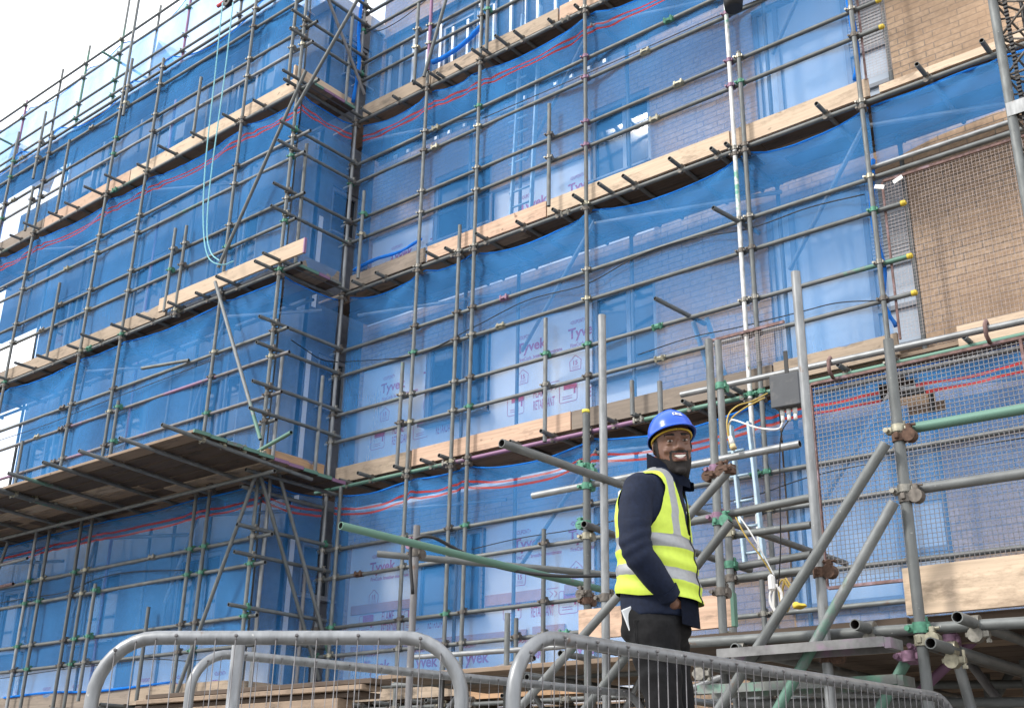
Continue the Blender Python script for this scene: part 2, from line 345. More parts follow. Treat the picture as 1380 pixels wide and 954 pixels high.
# inner leaf behind everything, then membrane zones and brick zones in front of it
wall_sheet("inner_wall", 'x', YM + .02, -12.55, 3.0, GZ, 15.6, [], .2, SHEATH, bl)
MEMZ = [(1.15, 3.5), (4.0, 6.28), (7.0, 8.55)]
brick_holes = holesA + [(-12.54, -8.11, a, b) for a, b in MEMZ] + [(-8.12, -7.10, a, SILL[k] + .01) for k, (a, b) in enumerate(MEMZ)] + [(-12.54, -7.3, 9.9, 12.5)]
wall_sheet("brick_wall", 'x', YW, -12.55, 3.0, GZ, 15.6, brick_holes, .075, BRICK, bl)
for k in range(4):
    window('x', YW + .03, -11.12, -9.93, SILL[k], TOP[k], bl, mull=(-10.35,))
    window('x', YW + .03, -8.10, -7.11, SILL[k], TOP[k], bl, mull=(-7.55,))
    z0, z1 = W3[k]
    window('x', YW + .03, -5.53, -3.80, z0, z1, bl, mull=(-5.22, -4.32), trans=((z0 + .48, -4.29, -3.86), (z0 + 1.0, -4.29, -3.86)), pane=PALE_GLASS)
    bm = bmesh.new()
    bm_box(bm, (-4.285, YW + .036, z0 + 1.03), (-3.865, YW + .07, z1 - .065))
    for i in range(int((z1 - z0 - 1.15) / .045)):
        bm_box(bm, (-4.28, YW + .026, z0 + 1.06 + i * .045), (-3.87, YW + .038, z0 + 1.075 + i * .045))
    obj("louvre_panel", mesh_from(bm, "louvre_panel", ZINC), None, bl)

# membrane with its print
def text_mesh(bm, s, x, z, size, sx=1.0, off=0.0, mi=0):
    cu = bpy.data.curves.new("t", 'FONT'); cu.body = s; cu.size = size; cu.offset = off; cu.resolution_u = 3
    ob = bpy.data.objects.new("t", cu); COL.objects.link(ob)
    me = bpy.data.meshes.new_from_object(ob.evaluated_get(bpy.context.evaluated_depsgraph_get()))
    b2 = bmesh.new(); b2.from_mesh(me)
    for v in b2.verts: v.co = Vector((x + v.co.x * sx, 0, z + v.co.y))
    t = bpy.data.meshes.new("t2"); b2.to_mesh(t); b2.free(); bm.from_mesh(t)
    bpy.data.objects.remove(ob); bpy.data.curves.remove(cu); bpy.data.meshes.remove(me); bpy.data.meshes.remove(t)
def bar(bm, a, b, w):
    a, b = Vector((a[0], 0, a[1])), Vector((b[0], 0, b[1])); d = (b - a).normalized(); n = Vector((d.z, 0, -d.x)) * (w / 2)
    bm.faces.new([bm.verts.new(p) for p in (a - n, b - n, b + n, a + n)])
def motif():
    bm = bmesh.new()
    text_mesh(bm, "<DUPONT>", .03, .20, .078, .62, .0012); text_mesh(bm, "Tyvek", 0, 0, .205, 1.0, .006)
    text_mesh(bm, ".", .49, 0, .12, 1, .002)
    text_mesh(bm, "FireCurb. breather membrane", .03, -.125, .072, .86, .001)
    h = [(.03, -.46), (.20, -.46), (.21, -.33), (.115, -.25), (.02, -.33)]
    for a, b in zip(h, h[1:] + h[:1]): bar(bm, a, b, .009)
    text_mesh(bm, "15", .065, -.385, .09, 1, .002)
    for i in range(3): bar(bm, (.06, -.405 - .015 * i), (.17, -.405 - .015 * i), .004)
    text_mesh(bm, "FLAME", .30, -.71, .19, .44, .001); text_mesh(bm, "RETARDANT", .30, -.88, .19, .335, .001)
    bar(bm, (.55, -.55), (.74, -.55), .008); bar(bm, (.60, -.58), (.65, -.62), .008); bar(bm, (.65, -.62), (.60, -.66), .008); bar(bm, (.67, -.58), (.72, -.62), .008); bar(bm, (.72, -.62), (.67, -.66), .008)
    r = [(-.13, -.60), (.12, -.60), (.14, -.62), (.14, -.86), (.12, -.88), (-.13, -.88), (-.15, -.86), (-.15, -.62)]
    for a, b in zip(r, r[1:] + r[:1]): bar(bm, a, b, .008)
    bar(bm, (-.08, -.655), (.13, -.655), .10); bar(bm, (.10, -.70), (.10, -.78), .03); bar(bm, (-.1, -.8), (.06, -.8), .008); bar(bm, (-.1, -.83), (.06, -.83), .008)
    return mesh_from(bm, "printed_motif", INK)
MOTIF = motif()
for k, (a, b) in enumerate(MEMZ):
    bm = bmesh.new(); nx, nz_ = 60, 12
    hw = [h for h in holesA if h[0] < -7 and h[2] < b and h[3] > a]
    X0, X1 = -12.54, -7.115; us = sorted({X0, X1, *[h[0] for h in hw], *[h[1] for h in hw]}); zs = sorted({a, b, *[z for h in hw for z in h[2:] if a < z < b]})
    for u, v in zip(us, us[1:]):
        for c, d in zip(zs, zs[1:]):
            if any(h[0] - .01 < (u + v) / 2 < h[1] + .01 and h[2] - .01 < (c + d) / 2 < h[3] + .01 for h in hw): continue
            if v > -8.2 and u > -8.11 and d > SILL[k] + .02: continue
            bm.faces.new([bm.verts.new(p) for p in ((u, YM, c), (v, YM, c), (v, YM, d), (u, YM, d))])
    mb = obj("membrane", mesh_from(bm, "membrane", MEMB), None, bl)
    rows = [(5.84 if k == 1 else 8.06 if k == 2 else 3.10)] + ([1.72] if k == 0 else [])
    for z0 in rows:
        for i in range(5):
            x0 = -12.13 + .895 * i
            if -11.15 < x0 + .2 < -9.95 and z0 > SILL[k]: 
                if not (x0 < -11.1): continue
            if x0 > -7.6: continue
            me = MOTIF
            # cut the print where an opening interrupts the sheet
            b2 = bmesh.new(); b2.from_mesh(me)
            kill = []
            for f in b2.faces:
                c = f.calc_center_median(); X, Z = x0 + c.x, z0 + c.z
                if any(h[0] - .03 < X < h[1] + .03 and h[2] - .05 < Z < h[3] + .03 for h in hw) or Z < a + .03 or Z > b - .02 or X > -8.12: kill.append(f)
            bmesh.ops.delete(b2, geom=kill, context='FACES')
            obj("printed_text", mesh_from(b2, "printed_text", INK), T((x0, YM - .004, z0)), mb)
# insulation strips and drip trims
for (x0, x1, z, h) in ((-12.45, -11.2, 2.52, .13), (-9.9, -8.95, 2.42, .14), (-12.4, -9.2, 1.98, .10), (-8.6, -8.12, 2.45, .12), (-9.1, -8.6, 2.0, .1)):
    box("insulation_strip", (x0, YM - .03, z), (x1, YM - .005, z + h), INSUL, bl, .002)
box("insulation_board", (-7.6, YW - .012, 2.36), (-7.13, YW + .015, 3.2), INSUL, bl, .002)
# upper storey still open: studs in front of the dark sheathing
bm = bmesh.new()
for i in range(17):
    x = -12.4 + i * .3 + random.uniform(-.04, .04)
    bm_box(bm, (x, YM - .05, 9.95 + (random.random() < .3) * .5), (x + .05, YM - .005, 12.3 - random.random() * .3))
obj("stud_wall", mesh_from(bm, "stud_wall", STUD), None, bl)
# projecting wing: return wall and front wall
XR, YL = -12.55, 10.18
RH = [(10.45, 11.05, s + .35, t) for s, t in zip(SILL, TOP)]
wall_sheet("return_wall", 'y', XR, YL, YW, GZ, 12.55, RH, .1, SHEATH, bl)
for h in RH: window('y', XR - .03, *h, bl)
for a, b in MEMZ:
    q = obj("return_membrane", mesh_from((lambda B: (bm_box(B, (XR + .003, 10.22, a), (XR + .012, 10.30, b)), B)[1])(bmesh.new()), "m", MEMB), None, bl)
LH = []
for k in range(4):
    for x in (-14.6, -17.2, -19.9): LH.append((x - .55, x + .55, SILL[k], TOP[k]))
wall_sheet("wing_wall", 'x', YL, -20.85, XR - .001, GZ, 12.55, LH, .12, SHEATH, bl)
for h in LH: window('x', YL + .03, *h, bl, mull=((h[0] + h[1]) / 2,))
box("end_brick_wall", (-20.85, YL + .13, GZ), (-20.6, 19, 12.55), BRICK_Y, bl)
for (x0, x1, a, b) in ((-15.9, -12.7, 1.1, 2.2), (-20.5, -16.4, 1.1, 2.0)):
    m_ = box("wing_membrane", (x0, YL - .02, a), (x1, YL - .005, b), MEMB, bl, 0)
    for i in range(int((x1 - x0) / .9)):
        b2 = bmesh.new(); b2.from_mesh(MOTIF)
        bmesh.ops.delete(b2, geom=[f for f in b2.faces if f.calc_center_median().z < -.15], context='FACES')
        obj("printed_text", mesh_from(b2, "printed_text", INK), T((x0 + .2 + .9 * i, YL - .024, 1.45 if a < 3 else 5.5)), m_)
# roof of the wing: flat slab with a pale upstand and a propped sheet dormer
rf = box("roof", (-20.9, 10.0, 12.56), (-12.5, 20, 12.78), ROOFM, bl, .01)
box("main_roof", (-12.5, 11.2, 15.6), (3.0, 20, 15.8), ROOFM, bl, .01)
def gable(apex, left, right, depth):
    """an open ended sheeted dormer: two thick slopes and a cheek"""
    bm = bmesh.new(); D = Vector((0, depth, 0)); th = Vector((0, 0, -.05))
    for p, q in ((apex, left), (apex, right)):
        vs = [bm.verts.new(v) for v in (p, q, q + D, p + D, p + th, q + th, q + D + th, p + D + th)]
        for f in ((0, 1, 2, 3), (7, 6, 5, 4), (0, 4, 5, 1), (2, 6, 7, 3), (1, 5, 6, 2), (0, 3, 7, 4)): bm.faces.new([vs[i] for i in f])
    c = D * .5 + th * 1.2; bm.faces.new([bm.verts.new(v + c) for v in (apex, left, right)])
    bmesh.ops.recalc_face_normals(bm, faces=bm.faces)
    return obj("dormer", mesh_from(bm, "dormer", ROOFM), None, bl)
gable(onY(214, 54, 11.6), onY(196, 112, 11.6), onY(246, 92, 11.6), 1.4)
gable(onY(20, 190, 12.2), onY(4, 232, 12.2), onY(44, 214, 12.2), 1.4)
wall_sheet("end_parapet_wall", 'x', YL + .01, -22.7, -20.86, 8.9, 11.9, [], .12, SHEATH, bl)

# ------------------------------------------------------------------ scaffold kit
R_T = .0255
def tube_mesh(L, m, r=R_T, n=12):
    bm = bmesh.new(); ri = r * .82; ins = min(.10, L * .2)
    rings = []
    for (rr, z) in ((ri, ins), (ri, 0), (r, 0), (r, L), (ri, L), (ri, L - ins)):
        rings.append([bm.verts.new((rr * math.cos(2 * math.pi * i / n), rr * math.sin(2 * math.pi * i / n), z)) for i in range(n)])
    for k, (A, B) in enumerate(zip(rings, rings[1:])):
        for i in range(n):
            f = bm.faces.new((A[i], A[(i + 1) % n], B[(i + 1) % n], B[i])); f.smooth = k in (0, 2, 4); f.material_index = 1 if k in (0, 4) else 0
    f = bm.faces.new(rings[0]); f.material_index = 1; f = bm.faces.new(rings[-1][::-1]); f.material_index = 1
    return smooth(mesh_from(bm, "tube", [m, HOLE]), 50)
def tube(name, p, q, m, parent, r=R_T):
    p, q = Vector(p), Vector(q)
    return obj(name, tube_mesh((q - p).length, m, r), zframe(p, q, random.random() * 6), parent)
def coupler_bm():
    bm = bmesh.new()
    bm_cyl(bm, (0, 0, -.024), (0, 0, .024), .034, 12); bm_cyl(bm, (-.024, .052, 0), (.024, .052, 0), .034, 12)
    bm_box(bm, (-.058, -.014, -.018), (-.026, .016, .018), bevel=.004); bm_cyl(bm, (-.05, -.03, 0), (-.05, .045, 0), .007, 6); bm_cyl(bm, (-.05, -.036, 0), (-.05, -.022, 0), .013, 6)
    bm_box(bm, (.026, -.01, -.015), (.046, .012, .015), bevel=.003)
    bm_box(bm, (-.018, .04, .03), (.016, .065, .058), bevel=.004); bm_cyl(bm, (0, .02, .05), (0, .085, .05), .007, 6); bm_cyl(bm, (0, .014, .05), (0, .026, .05), .013, 6)
    return bm
_cb = coupler_bm(); CPM = {}
for k, m in (("st", CP_ST), ("dk", CP_DK), ("gr", CP_GR), ("pu", CP_PU), ("ru", CP_RU), ("ye", CP_YE)):
    CPM[k] = smooth(mesh_from(_cb.copy(), "coupler_" + k, m), 35)
def sleeve_bm():
    bm = bmesh.new(); bm_cyl(bm, (-.07, 0, 0), (.07, 0, 0), .033, 12); bm_box(bm, (-.065, -.05, -.018), (.065, -.02, .018), bevel=.005)
    for x in (-.045, .045): bm_cyl(bm, (x, -.04, -.04), (x, -.04, .04), .008, 6); bm_box(bm, (x - .014, -.055, -.034), (x + .014, -.028, .034), bevel=.004)
    return bm
_sb = sleeve_bm(); SLM = {k: smooth(mesh_from(_sb.copy(), "sleeve_" + k, m), 35) for k, m in (("st", CP_ST), ("dk", CP_DK), ("gr", CP_GR), ("pu", CP_PU), ("ye", CP_YE), ("ru", CP_RU))}

class Scaffold:
    def __init__(s, name, loc, label, group=None):
        s.e = empty(name, loc, label, "scaffold", group); s.cp = []; s.stds = []
    def std(s, x, y, z0, z1, m=None, name="standard"):
        o = tube(name, (x, y, z0), (x, y, z1), m or STEEL, s.e); s.stds.append((x, y, z0, z1, o)); return o
    def tube(s, name, p, q, m=None): return tube(name, p, q, m or STEEL, s.e)
    def coup(s, o, p, rz=0, kind="st", M=None):
        s.cp.append((o, M or (T(p) @ Matrix.Rotation(rz, 4, 'Z')), kind))
    def sleeve(s, o, p, rz=0, kind="ye"):
        obj("sleeve", SLM[kind], T(p) @ Matrix.Rotation(rz, 4, 'Z') @ Matrix.Rotation(random.uniform(-.5, .5), 4, 'X'), o)
    def finish(s, limit=96):
        def px(c):
            v = c[1].translation; d = v.dot(CF)
            a, b = v.dot(CR) / max(d, .1) * FPX + 690, 477 - v.dot(CU) / max(d, .1) * FPX
            return (0 if (d > 0 and -5 < a < 1385 and -5 < b < 960) else 1, d)
        s.cp.sort(key=px)
        for o, M, k in s.cp[:limit]: obj("coupler", CPM[k], M, o)
        rest = s.cp[limit:]
        if rest:
            bm = bmesh.new(); mats = [CP_ST, CP_DK, CP_GR, CP_PU, CP_RU, CP_YE]; idx = {k: i for i, k in enumerate(("st", "dk", "gr", "pu", "ru", "ye"))}
            for o, M, k in rest:
                n0 = len(bm.verts); f0 = len(bm.faces); bm.from_mesh(CPM[k]); bm.verts.ensure_lookup_table(); bm.faces.ensure_lookup_table()
                bmesh.ops.transform(bm, matrix=M, verts=bm.verts[n0:])
                for f in bm.faces[f0:]: f.material_index = idx[k]
            o = obj("coupler", mesh_from(bm, "couplers", mats), None, s.e); o["kind"] = "stuff"
def ck(): return random.choice(("st", "st", "dk", "dk", "gr", "ye", "st"))

YO, YR = 10.0, 10.052          # main face: standards, rails
# ------------------------------------------------------------------ main face scaffold
A = Scaffold("facade_scaffold", (-7.5, 10, GZ), "tall grey tube scaffold across the set-back main face of the building")
NEWT = MIXT
for (x, z0, z1, m) in ((-11.6, GZ, 14.2, STEEL_L), (-10.09, GZ, 10.0, STEEL), (-9.33, GZ, 7.24, STEEL), (-9.06, GZ, 13.6, STEEL), (-7.24, GZ, 13.2, STEEL),
                       (-5.2, 2.2, 12.4, MIXT), (-5.075, GZ, 8.09, STEEL), (-3.72, GZ, 12.6, STEEL)):
    A.std(x, YO, z0, z1, m)
A.std(-10.09, YO, 10.05, 13.4, PURP_F); A.std(-5.2, YO, GZ, 2.15, STEEL); A.std(-11.32, YO, GZ, 3.95, STEEL)
for x in (-10.1, -9.12, -7.26, -5.2, -3.72, -1.7): A.std(x, 11.0, GZ, 12.6, STEEL, "inner_standard")
for (x, y, z0, z1, m) in ((-10.31, 9.945, 9.87, 11.32, STEEL), (-7.78, 9.945, 6.98, 8.48, STEEL), (-7.815, 9.945, 3.92, 5.47, GREEN_T), (-11.23, 9.945, 6.98, 8.40, GREEN_T),
                       (-10.22, 9.945, 4.03, 5.46, GREEN_T), (-7.82, 9.945, 1.25, 2.9, STEEL), (-8.2, 9.945, 1.2, 1.95, STEEL), (-8.9, 9.945, 9.83, 11.2, STEEL), (-6.6, 9.945, 4.0, 4.4, GREEN_T)):
    A.std(x, y, z0, z1, m, "guard_post")
RAILS = {0: (1.75, 2.10, 2.74, 3.12), 1: (4.62, 5.01, 5.59, 5.97), 2: (7.69, 8.03, 8.69, 9.01), 3: (10.53, 10.86, 11.47, 11.82)}
SLV = {8.69: (-6.35, "ye"), 9.01: (-6.0, "gr"), 8.03: (-5.9, "ye"), 7.69: (-6.25, "ye"), 5.97: (-8.55, "pu"), 5.59: (-8.6, "ye"), 5.01: (-6.3, "gr"), 4.62: (-6.28, "ye"), 2.74: (-10.9, "ru"), 1.75: (-7.6, "gr"), 11.47: (-9.6, "dk")}
RM = {1.75: STEEL, 2.1: STEEL, 5.01: GREEN_T, 4.62: GREEN_T, 10.86: GREEN_T, 5.59: STEEL, 2.74: GREEN_T}
for k, zs in RAILS.items():
    for z in zs:
        x1 = -3.45 if k in (1, 2) else (-.9 if k == 0 else -4.0)
        if z == 5.97: x1 = -1.45
        o = A.tube("guard_rail", (-11.78 + random.uniform(-.08, .05), YR, z), (x1, YR, z), RM.get(z, random.choice((STEEL, STEEL, STEEL, GREEN_T))))
        if k in (1, 2) and x1 < -3: 
            bm = bmesh.new(); bm_cyl(bm, (x1 - .01, YR, z), (x1 + .03, YR, z), .0285, 12); bm_cyl(bm, (x1 + .03, YR, z), (x1 + .042, YR, z), .0285, 12, r2=.018)
            obj("end_cap", mesh_from(bm, "end_cap", YELLOW), None, o)
        if z in SLV: A.sleeve(o, (SLV[z][0], YR, z), 0, SLV[z][1])
        if z == 9.01 or z == 8.69: A.sleeve(o, (-9.9, YR, z), 0, "ye")
        for (x, y, a, b, s) in A.stds:
            if abs(y - YO) < .08 and a - .02 < z < b and x < x1 + .1: A.coup(s, (x, y, z), 0, "pu" if (abs(x + 7.24) < .02 and k == 2) or (abs(x + 5.2) < .02 and k == 2) else ck())
A.tube("guard_rail", (-3.75, YR + .02, 6.1), (-1.45, YR + .02, 6.1), STEEL_L)
LM = {3.96: PURP_T, 9.78: GREEN_T}
for z in LV:
    segs = ((-11.9, -7.6), (-7.58, -.9)) if z != 3.96 else ((-11.9, -9.45), (-9.43, -6.6), (-6.58, -.9))
    for i, (a, b) in enumerate(segs):
        o = A.tube("ledger", (a, YR, z), (b, YR, z), GREEN_F if (z == 3.96 and i != 1) else PURP_F if (z == 3.96) else STEEL)
        if i: A.sleeve(o, (a, YR, z), 0, "st")
    for (x, y, a, b, s) in A.stds:
        if abs(y - YO) < .02 and a < z < b: A.coup(s, (x, y, z), 0, ck()); A.coup(s, (x, y, z - .075), 0, "dk")
        if y > 10.9: A.coup(s, (x, y, z), math.pi, "dk")
    A.tube("ledger", (-11.5, 10.95, z), (-.9, 10.95, z), STEEL)
    xs = [-11.3, -10.75, -10.22, -9.75, -9.45, -8.95, -8.3, -7.75, -7.3, -6.95, -6.55, -5.9, -5.45, -5.3, -4.75, -4.15, -3.66, -3.0, -2.4, -1.8]
    if z == 9.78: xs += [-9.85, -9.62, -9.2, -9.0, -8.6]
    for x in xs:
        x += random.uniform(-.06, .06)
        if ((z > 10 or z < 1.2) and x > -8) or random.random() < .15: continue
        y0 = random.choice((9.80, 9.84, 9.88, 9.93)) + random.uniform(-.03, .02)
        o = A.tube("transom", (x, y0, z + .051), (x, 11.12, z + .051), random.choice((STEEL, STEEL, tube_dark := STEEL)))
        if random.random() < .8: A.coup(o, None, 0, "dk", T((x, YR, z)) @ Matrix.Rotation(RAD(-90), 4, 'X') @ Matrix.Rotation(math.pi, 4, 'Z'))
# plan and ledger bracing behind the netting
for z in (3.9, 6.8, 9.72):
    A.tube("brace", (-7.2, 10.12, z - .14), (-9.0, 10.95, z - 1.15), STEEL_L); A.tube("brace", (-7.2, 10.12, z - .18), (-5.1, 10.9, z - .12), STEEL_L)
    A.tube("brace", (-3.75, 10.12, z - .14), (-5.1, 10.95, z - 1.1), STEEL_L); A.tube("brace", (-3.7, 10.12, z - .18), (-1.9, 10.9, z - .12), STEEL_L)
    A.tube("brace", (-11.4, 10.15, z - .28), (-9.2, 10.92, z - .25), STEEL_L)
A.tube("brace", (-10.1, 9.93, 9.9), (-9.2, 9.90, 12.6), STEEL)
A.tube("ledger_stub", (-5.3, 9.62, 5.98), (-5.12, 10.3, 5.9), STEEL); A.tube("ledger_stub", (-6.05, 9.6, 5.12), (-5.82, 10.25, 4.98), STEEL)
A.finish()

# ------------------------------------------------------------------ wing scaffold (projecting face and its return)
YB, YBR = 8.84, 8.892
B = Scaffold("wing_scaffold", (-15, 8.84, GZ), "tube scaffold wrapping the projecting wing and its outer corner, with long raking braces")
for (x, z0, z1, m) in ((-12.9, GZ, 14.0, STEEL), (-15.43, GZ, 12.0, STEEL), (-16.62, GZ, 14.6, STEEL), (-19.05, GZ, 11.95, STEEL), (-20.5, GZ, 12.5, STEEL), (-22.2, GZ, 12.8, STEEL),
                       (-12.6, GZ, 3.95, STEEL), (-15.72, GZ, 3.9, STEEL), (-17.02, GZ, 3.9, STEEL_L)):
    B.std(x, YB, z0, z1, m)
CO = B.std(-11.6, YB, GZ, 14.6, STEEL)
c2 = B.std(-11.6, 9.035, GZ, 5.62, STEEL_L, "guard_post")
for (x, y, z0, z1, m) in ((-14.23, 8.79, 6.86, 8.27, STEEL), (-13.93, 8.79, 6.68, 8.22, STEEL), (-15.13, 8.79, 4.2, 5.63, STEEL), (-19.38, 8.79, 11.0, 12.5, STEEL), (-15.0, 8.79, 1.25, 2.85, GREEN_T),
                       (-11.78, 8.79, 9.86, 11.5, STEEL), (-16.4, 8.79, 11.2, 12.4, STEEL), (-19.3, 8.79, 9.86, 10.8, STEEL)):
    B.std(x, y, z0, z1, m, "guard_post")
RL = {0: (1.77, 2.12, 2.76, 3.10), 1: (4.62, 4.99, 5.53, 5.90), 2: (7.56, 7.92, 8.61, 8.93), 3: (10.53, 10.86, 11.47, 11.82)}
LL = [1.1, 3.92, 6.81, 9.76]
RML = {4.99: PURP_T, 5.53: PURP_T, 4.62: GREEN_T, 8.61: GREEN_T, 8.93: STEEL_L, 10.53: STEEL_L}
for k, zs in RL.items():
    for z in zs:
        o = B.tube("guard_rail", (-24.5, YBR, z), (random.choice((-11.36, -11.28, -11.42)), YBR, z), RML.get(z, STEEL))
        if random.random() < .7: B.sleeve(o, (random.choice((-17.6, -18.1, -13.8, -20.2)), YBR, z), 0, random.choice(("st", "dk", "ye")))
        if k == 1: B.sleeve(o, (-17.0 + .2 * random.random(), YBR, z), 0, "dk")
        for (x, y, a, b, s) in B.stds:
            if y < 8.9 and a - .02 < z < b: B.coup(s, (x, y, z), 0, "gr" if (k == 0 and random.random() < .45) else ck())
        zr = z + .095
        r = B.tube("return_rail", (-11.548, 8.55, zr), (-11.548, 10.12, zr), STEEL if k else STEEL)
        B.coup(CO, (-11.6, YB, zr), RAD(-90), ck()); B.coup(A.stds[0][4], (-11.6, YO, zr), RAD(-90), ck())
for z in LL:
    o = B.tube("ledger", (-24.5, YBR, z), (-11.2, YBR, z), GREEN_T if z in (9.76,) else STEEL)
    B.sleeve(o, (-16.4, YBR, z), 0, "gr")
    B.tube("ledger", (-24.5, 9.8, z), (-12.0, 9.8, z), STEEL); B.tube("return_ledger", (-11.548, 8.5, z + .1), (-11.548, 10.2, z + .1), STEEL)
    for (x, y, a, b, s) in B.stds:
        if y < 8.9 and a < z < b: B.coup(s, (x, y, z), 0, ck()); B.coup(s, (x, y, z - .075), 0, "dk")
    for i in range(17):
        x = -11.75 - i * .72 + random.uniform(-.12, .12)
        if z < 5 and z > 3: continue
        o = B.tube("transom", (x, random.uniform(8.5, 8.68), z + .051), (x, 9.95, z + .051), STEEL)
        B.coup(o, None, 0, "dk", T((x, YBR, z)) @ Matrix.Rotation(RAD(-90), 4, 'X') @ Matrix.Rotation(math.pi, 4, 'Z'))
for (p, q, Y, m) in (((483, -2), (396.6, 150), 8.72, STEEL), ((412, 96), (294, 361), 8.70, STEEL), ((290, 380), (351, 592), 8.70, GREEN_T), ((344, 642), (232, 950), 8.72, STEEL)):
    B.tube("raking_brace", onY(*p, Y), onY(*q, Y), m)
for (p, q, X, m) in (((441, -4), (491.5, 128), -11.50, PURP_T), ((371, 620), (446, 892), -11.44, GREEN_T), ((349, 634), (430, 915), -11.50, STEEL)):
    B.tube("return_brace", onX(*p, X), onX(*q, X), m)
B.std(-11.55, 9.72, 4.1, 5.5, GREEN_T, "guard_post"); B.std(-11.55, 9.72, 9.9, 11.6, GREEN_T, "guard_post"); B.std(-11.56, 9.07, 6.95, 8.9, STEEL, "guard_post"); B.std(-11.55, 9.7, 1.2, 2.8, PURP_T, "guard_post")
for (x, z0, z1, m) in ((-12.9, GZ, 14.0, STEEL), (-14.9, GZ, 14.2, STEEL), (-16.62, GZ, 15.4, PURP_F), (-19.0, GZ, 15.9, GREEN_T), (-20.36, GZ, 15.15, GREEN_F), (-22.87, GZ, 14.8, PURP_F), (-24.4, GZ, 14.6, STEEL)):
    B.std(x, 9.9, z0, z1, m, "back_standard")
    for z in (14.65, 14.3, 13.64, 13.28):
        if z < z1: B.coup(B.stds[-1][4], (x, 9.9, z), math.pi, ck())
for z in (14.65, 14.3, 13.64, 13.28): B.tube("top_rail", (-27, 9.85, z), (-10.5, 9.85, z), STEEL)
for (x, z) in ((-19.0, 13.9), (-23.3, 13.6)): B.tube("top_transom", (x, 9.5, z + .25), (x + .2, 11.6, z), GREEN_F)
for (x, z) in ((-16.62, 3.4),): B.tube("brace_stub", (-14.3, 8.6, z + 2.5), (-13.5, 8.85, z + 2.52), STEEL)
for x in (-13.9, -15.4, -16.9, -18.6, -20.2): B.std(x, 9.82, GZ, 12.0, STEEL, "inner_standard")
for (x, z) in ((-13.0, 3.8), (-15.5, 3.8), (-18.9, 3.8), (-12.9, 6.7), (-16.6, 6.7), (-15.4, 9.65), (-19.0, 9.65)):
    B.tube("brace", (x, 9.0, z - .12), (x - 1.7, 9.76, z - 1.1), STEEL_L); B.tube("brace", (x, 9.0, z - .2), (x + 1.2, 9.74, z - .16), STEEL_L)
for (x, z0, z1) in ((-18.2, 9.86, 11.4), (-14.1, 9.86, 11.0), (-17.6, 6.9, 8.3), (-20.2, 6.9, 8.5), (-17.9, 4.2, 5.5), (-13.6, 1.2, 2.4)): B.std(x, 8.79, z0, z1, STEEL, "guard_post")
for (x, z1, m) in ((-13.9, 15.2, GREEN_T), (-17.7, 14.9, STEEL), (-21.4, 15.0, STEEL), (-25.3, 14.9, STEEL)): B.std(x, 9.9, 11.5, z1, m, "back_standard")
# cantilevered fan: tubes run out under the lowest working lift
for i in range(14):
    x = -11.1 - i * .87 + random.uniform(-.05, .05)
    for dx in ((0, .09) if i in (5, 9) else (0,)):
        o = B.tube("cantilever", (x + dx, 7.03, 4.0), (x + dx, 9.3, 3.86), random.choice((STEEL, GREEN_T, STEEL)))
        for y in (7.6, 7.9, 8.2, 8.5): 
            if i in (0, 5): B.coup(o, None, 0, "ye", T((x + dx, y, 3.96)) @ Matrix.Rotation(RAD(90), 4, 'X'))
B.tube("ledger", (-24, 8.62, 3.80), (-11.0, 8.62, 3.80), STEEL); B.tube("corner_stub", (-11.75, 8.78, 4.16), (-10.75, 8.62, 4.25), GREEN_F)
for y in (8.6, 8.75, 9.9): B.tube("return_ledger", (-11.5, y, 3.78), (-11.5, y + .001, 3.5), STEEL) if False else None
B.tube("return_ledger", (-11.42, 8.5, 3.86), (-11.42, 10.25, 3.86), STEEL); B.tube("return_ledger", (-11.62, 8.6, 3.70), (-11.62, 10.2, 3.70), STEEL)
# lattice stub at the far left under the fan
B.tube("lattice_tube", (-17.9, 8.7, 3.05), (-17.2, 8.7, 3.06), RUST); B.tube("lattice_tube", (-17.9, 8.7, 3.4), (-16.9, 8.7, 3.42), STEEL_L); B.tube("lattice_tube", (-17.85, 8.7, 3.05), (-17.6, 8.7, 3.75), STEEL)
B.finish()

# ------------------------------------------------------------------ boards
def plank(name, p, q, h, t, m, label=None, cat=None, group=None, parent=None, up=(0, 0, 1), endpaint=None):
    """A board from p to q (lower edge line), h tall, t thick to the far side."""
    p, q = Vector(p), Vector(q); d = (q - p).normalized(); up = Vector(up); n = d.cross(up).normalized() * -1; up = n.cross(d) * -1
    up = Vector((0, 0, 1)) - d * d.z if abs(Vector(up).z) > .5 else up
    L = (q - p).length; bm = bmesh.new(); nn_ = max(2, int(L / .25)); sd_ = random.random() * 50; R_ = []
    for i in range(nn_ + 1):                         # slightly bowed and chipped plank
        x_ = L * i / nn_; w_ = .009 * noise.noise(Vector((x_ * .6, sd_, 0))); e_ = .004 * noise.noise(Vector((x_ * 4, sd_, 3))); b_ = .004 * noise.noise(Vector((x_ * 4, sd_, 9)))
        R_.append([bm.verts.new(v) for v in ((x_, w_, b_), (x_, w_ + t, b_), (x_, w_ + t, h + e_), (x_, w_, h + e_))])
    for A_, B_ in zip(R_, R_[1:]):
        for k in range(4): bm.faces.new((A_[k], B_[k], B_[(k + 1) % 4], A_[(k + 1) % 4]))
    bm.faces.new(R_[0]); bm.faces.new(R_[-1][::-1])
    if endpaint:
        bm_box(bm, (L - .02, -.002, -.002), (L + .003, t + .002, h + .002), mi=1)
    M = Matrix((( d.x, n.x, up.x, p.x), (d.y, n.y, up.y, p.y), (d.z, n.z, up.z, p.z), (0, 0, 0, 1)))
    o = obj(name, mesh_from(bm, name, [m, endpaint or m]), M, parent)
    return tag(o, label, cat, group)
TG = "toe boards along the scaffold lifts"
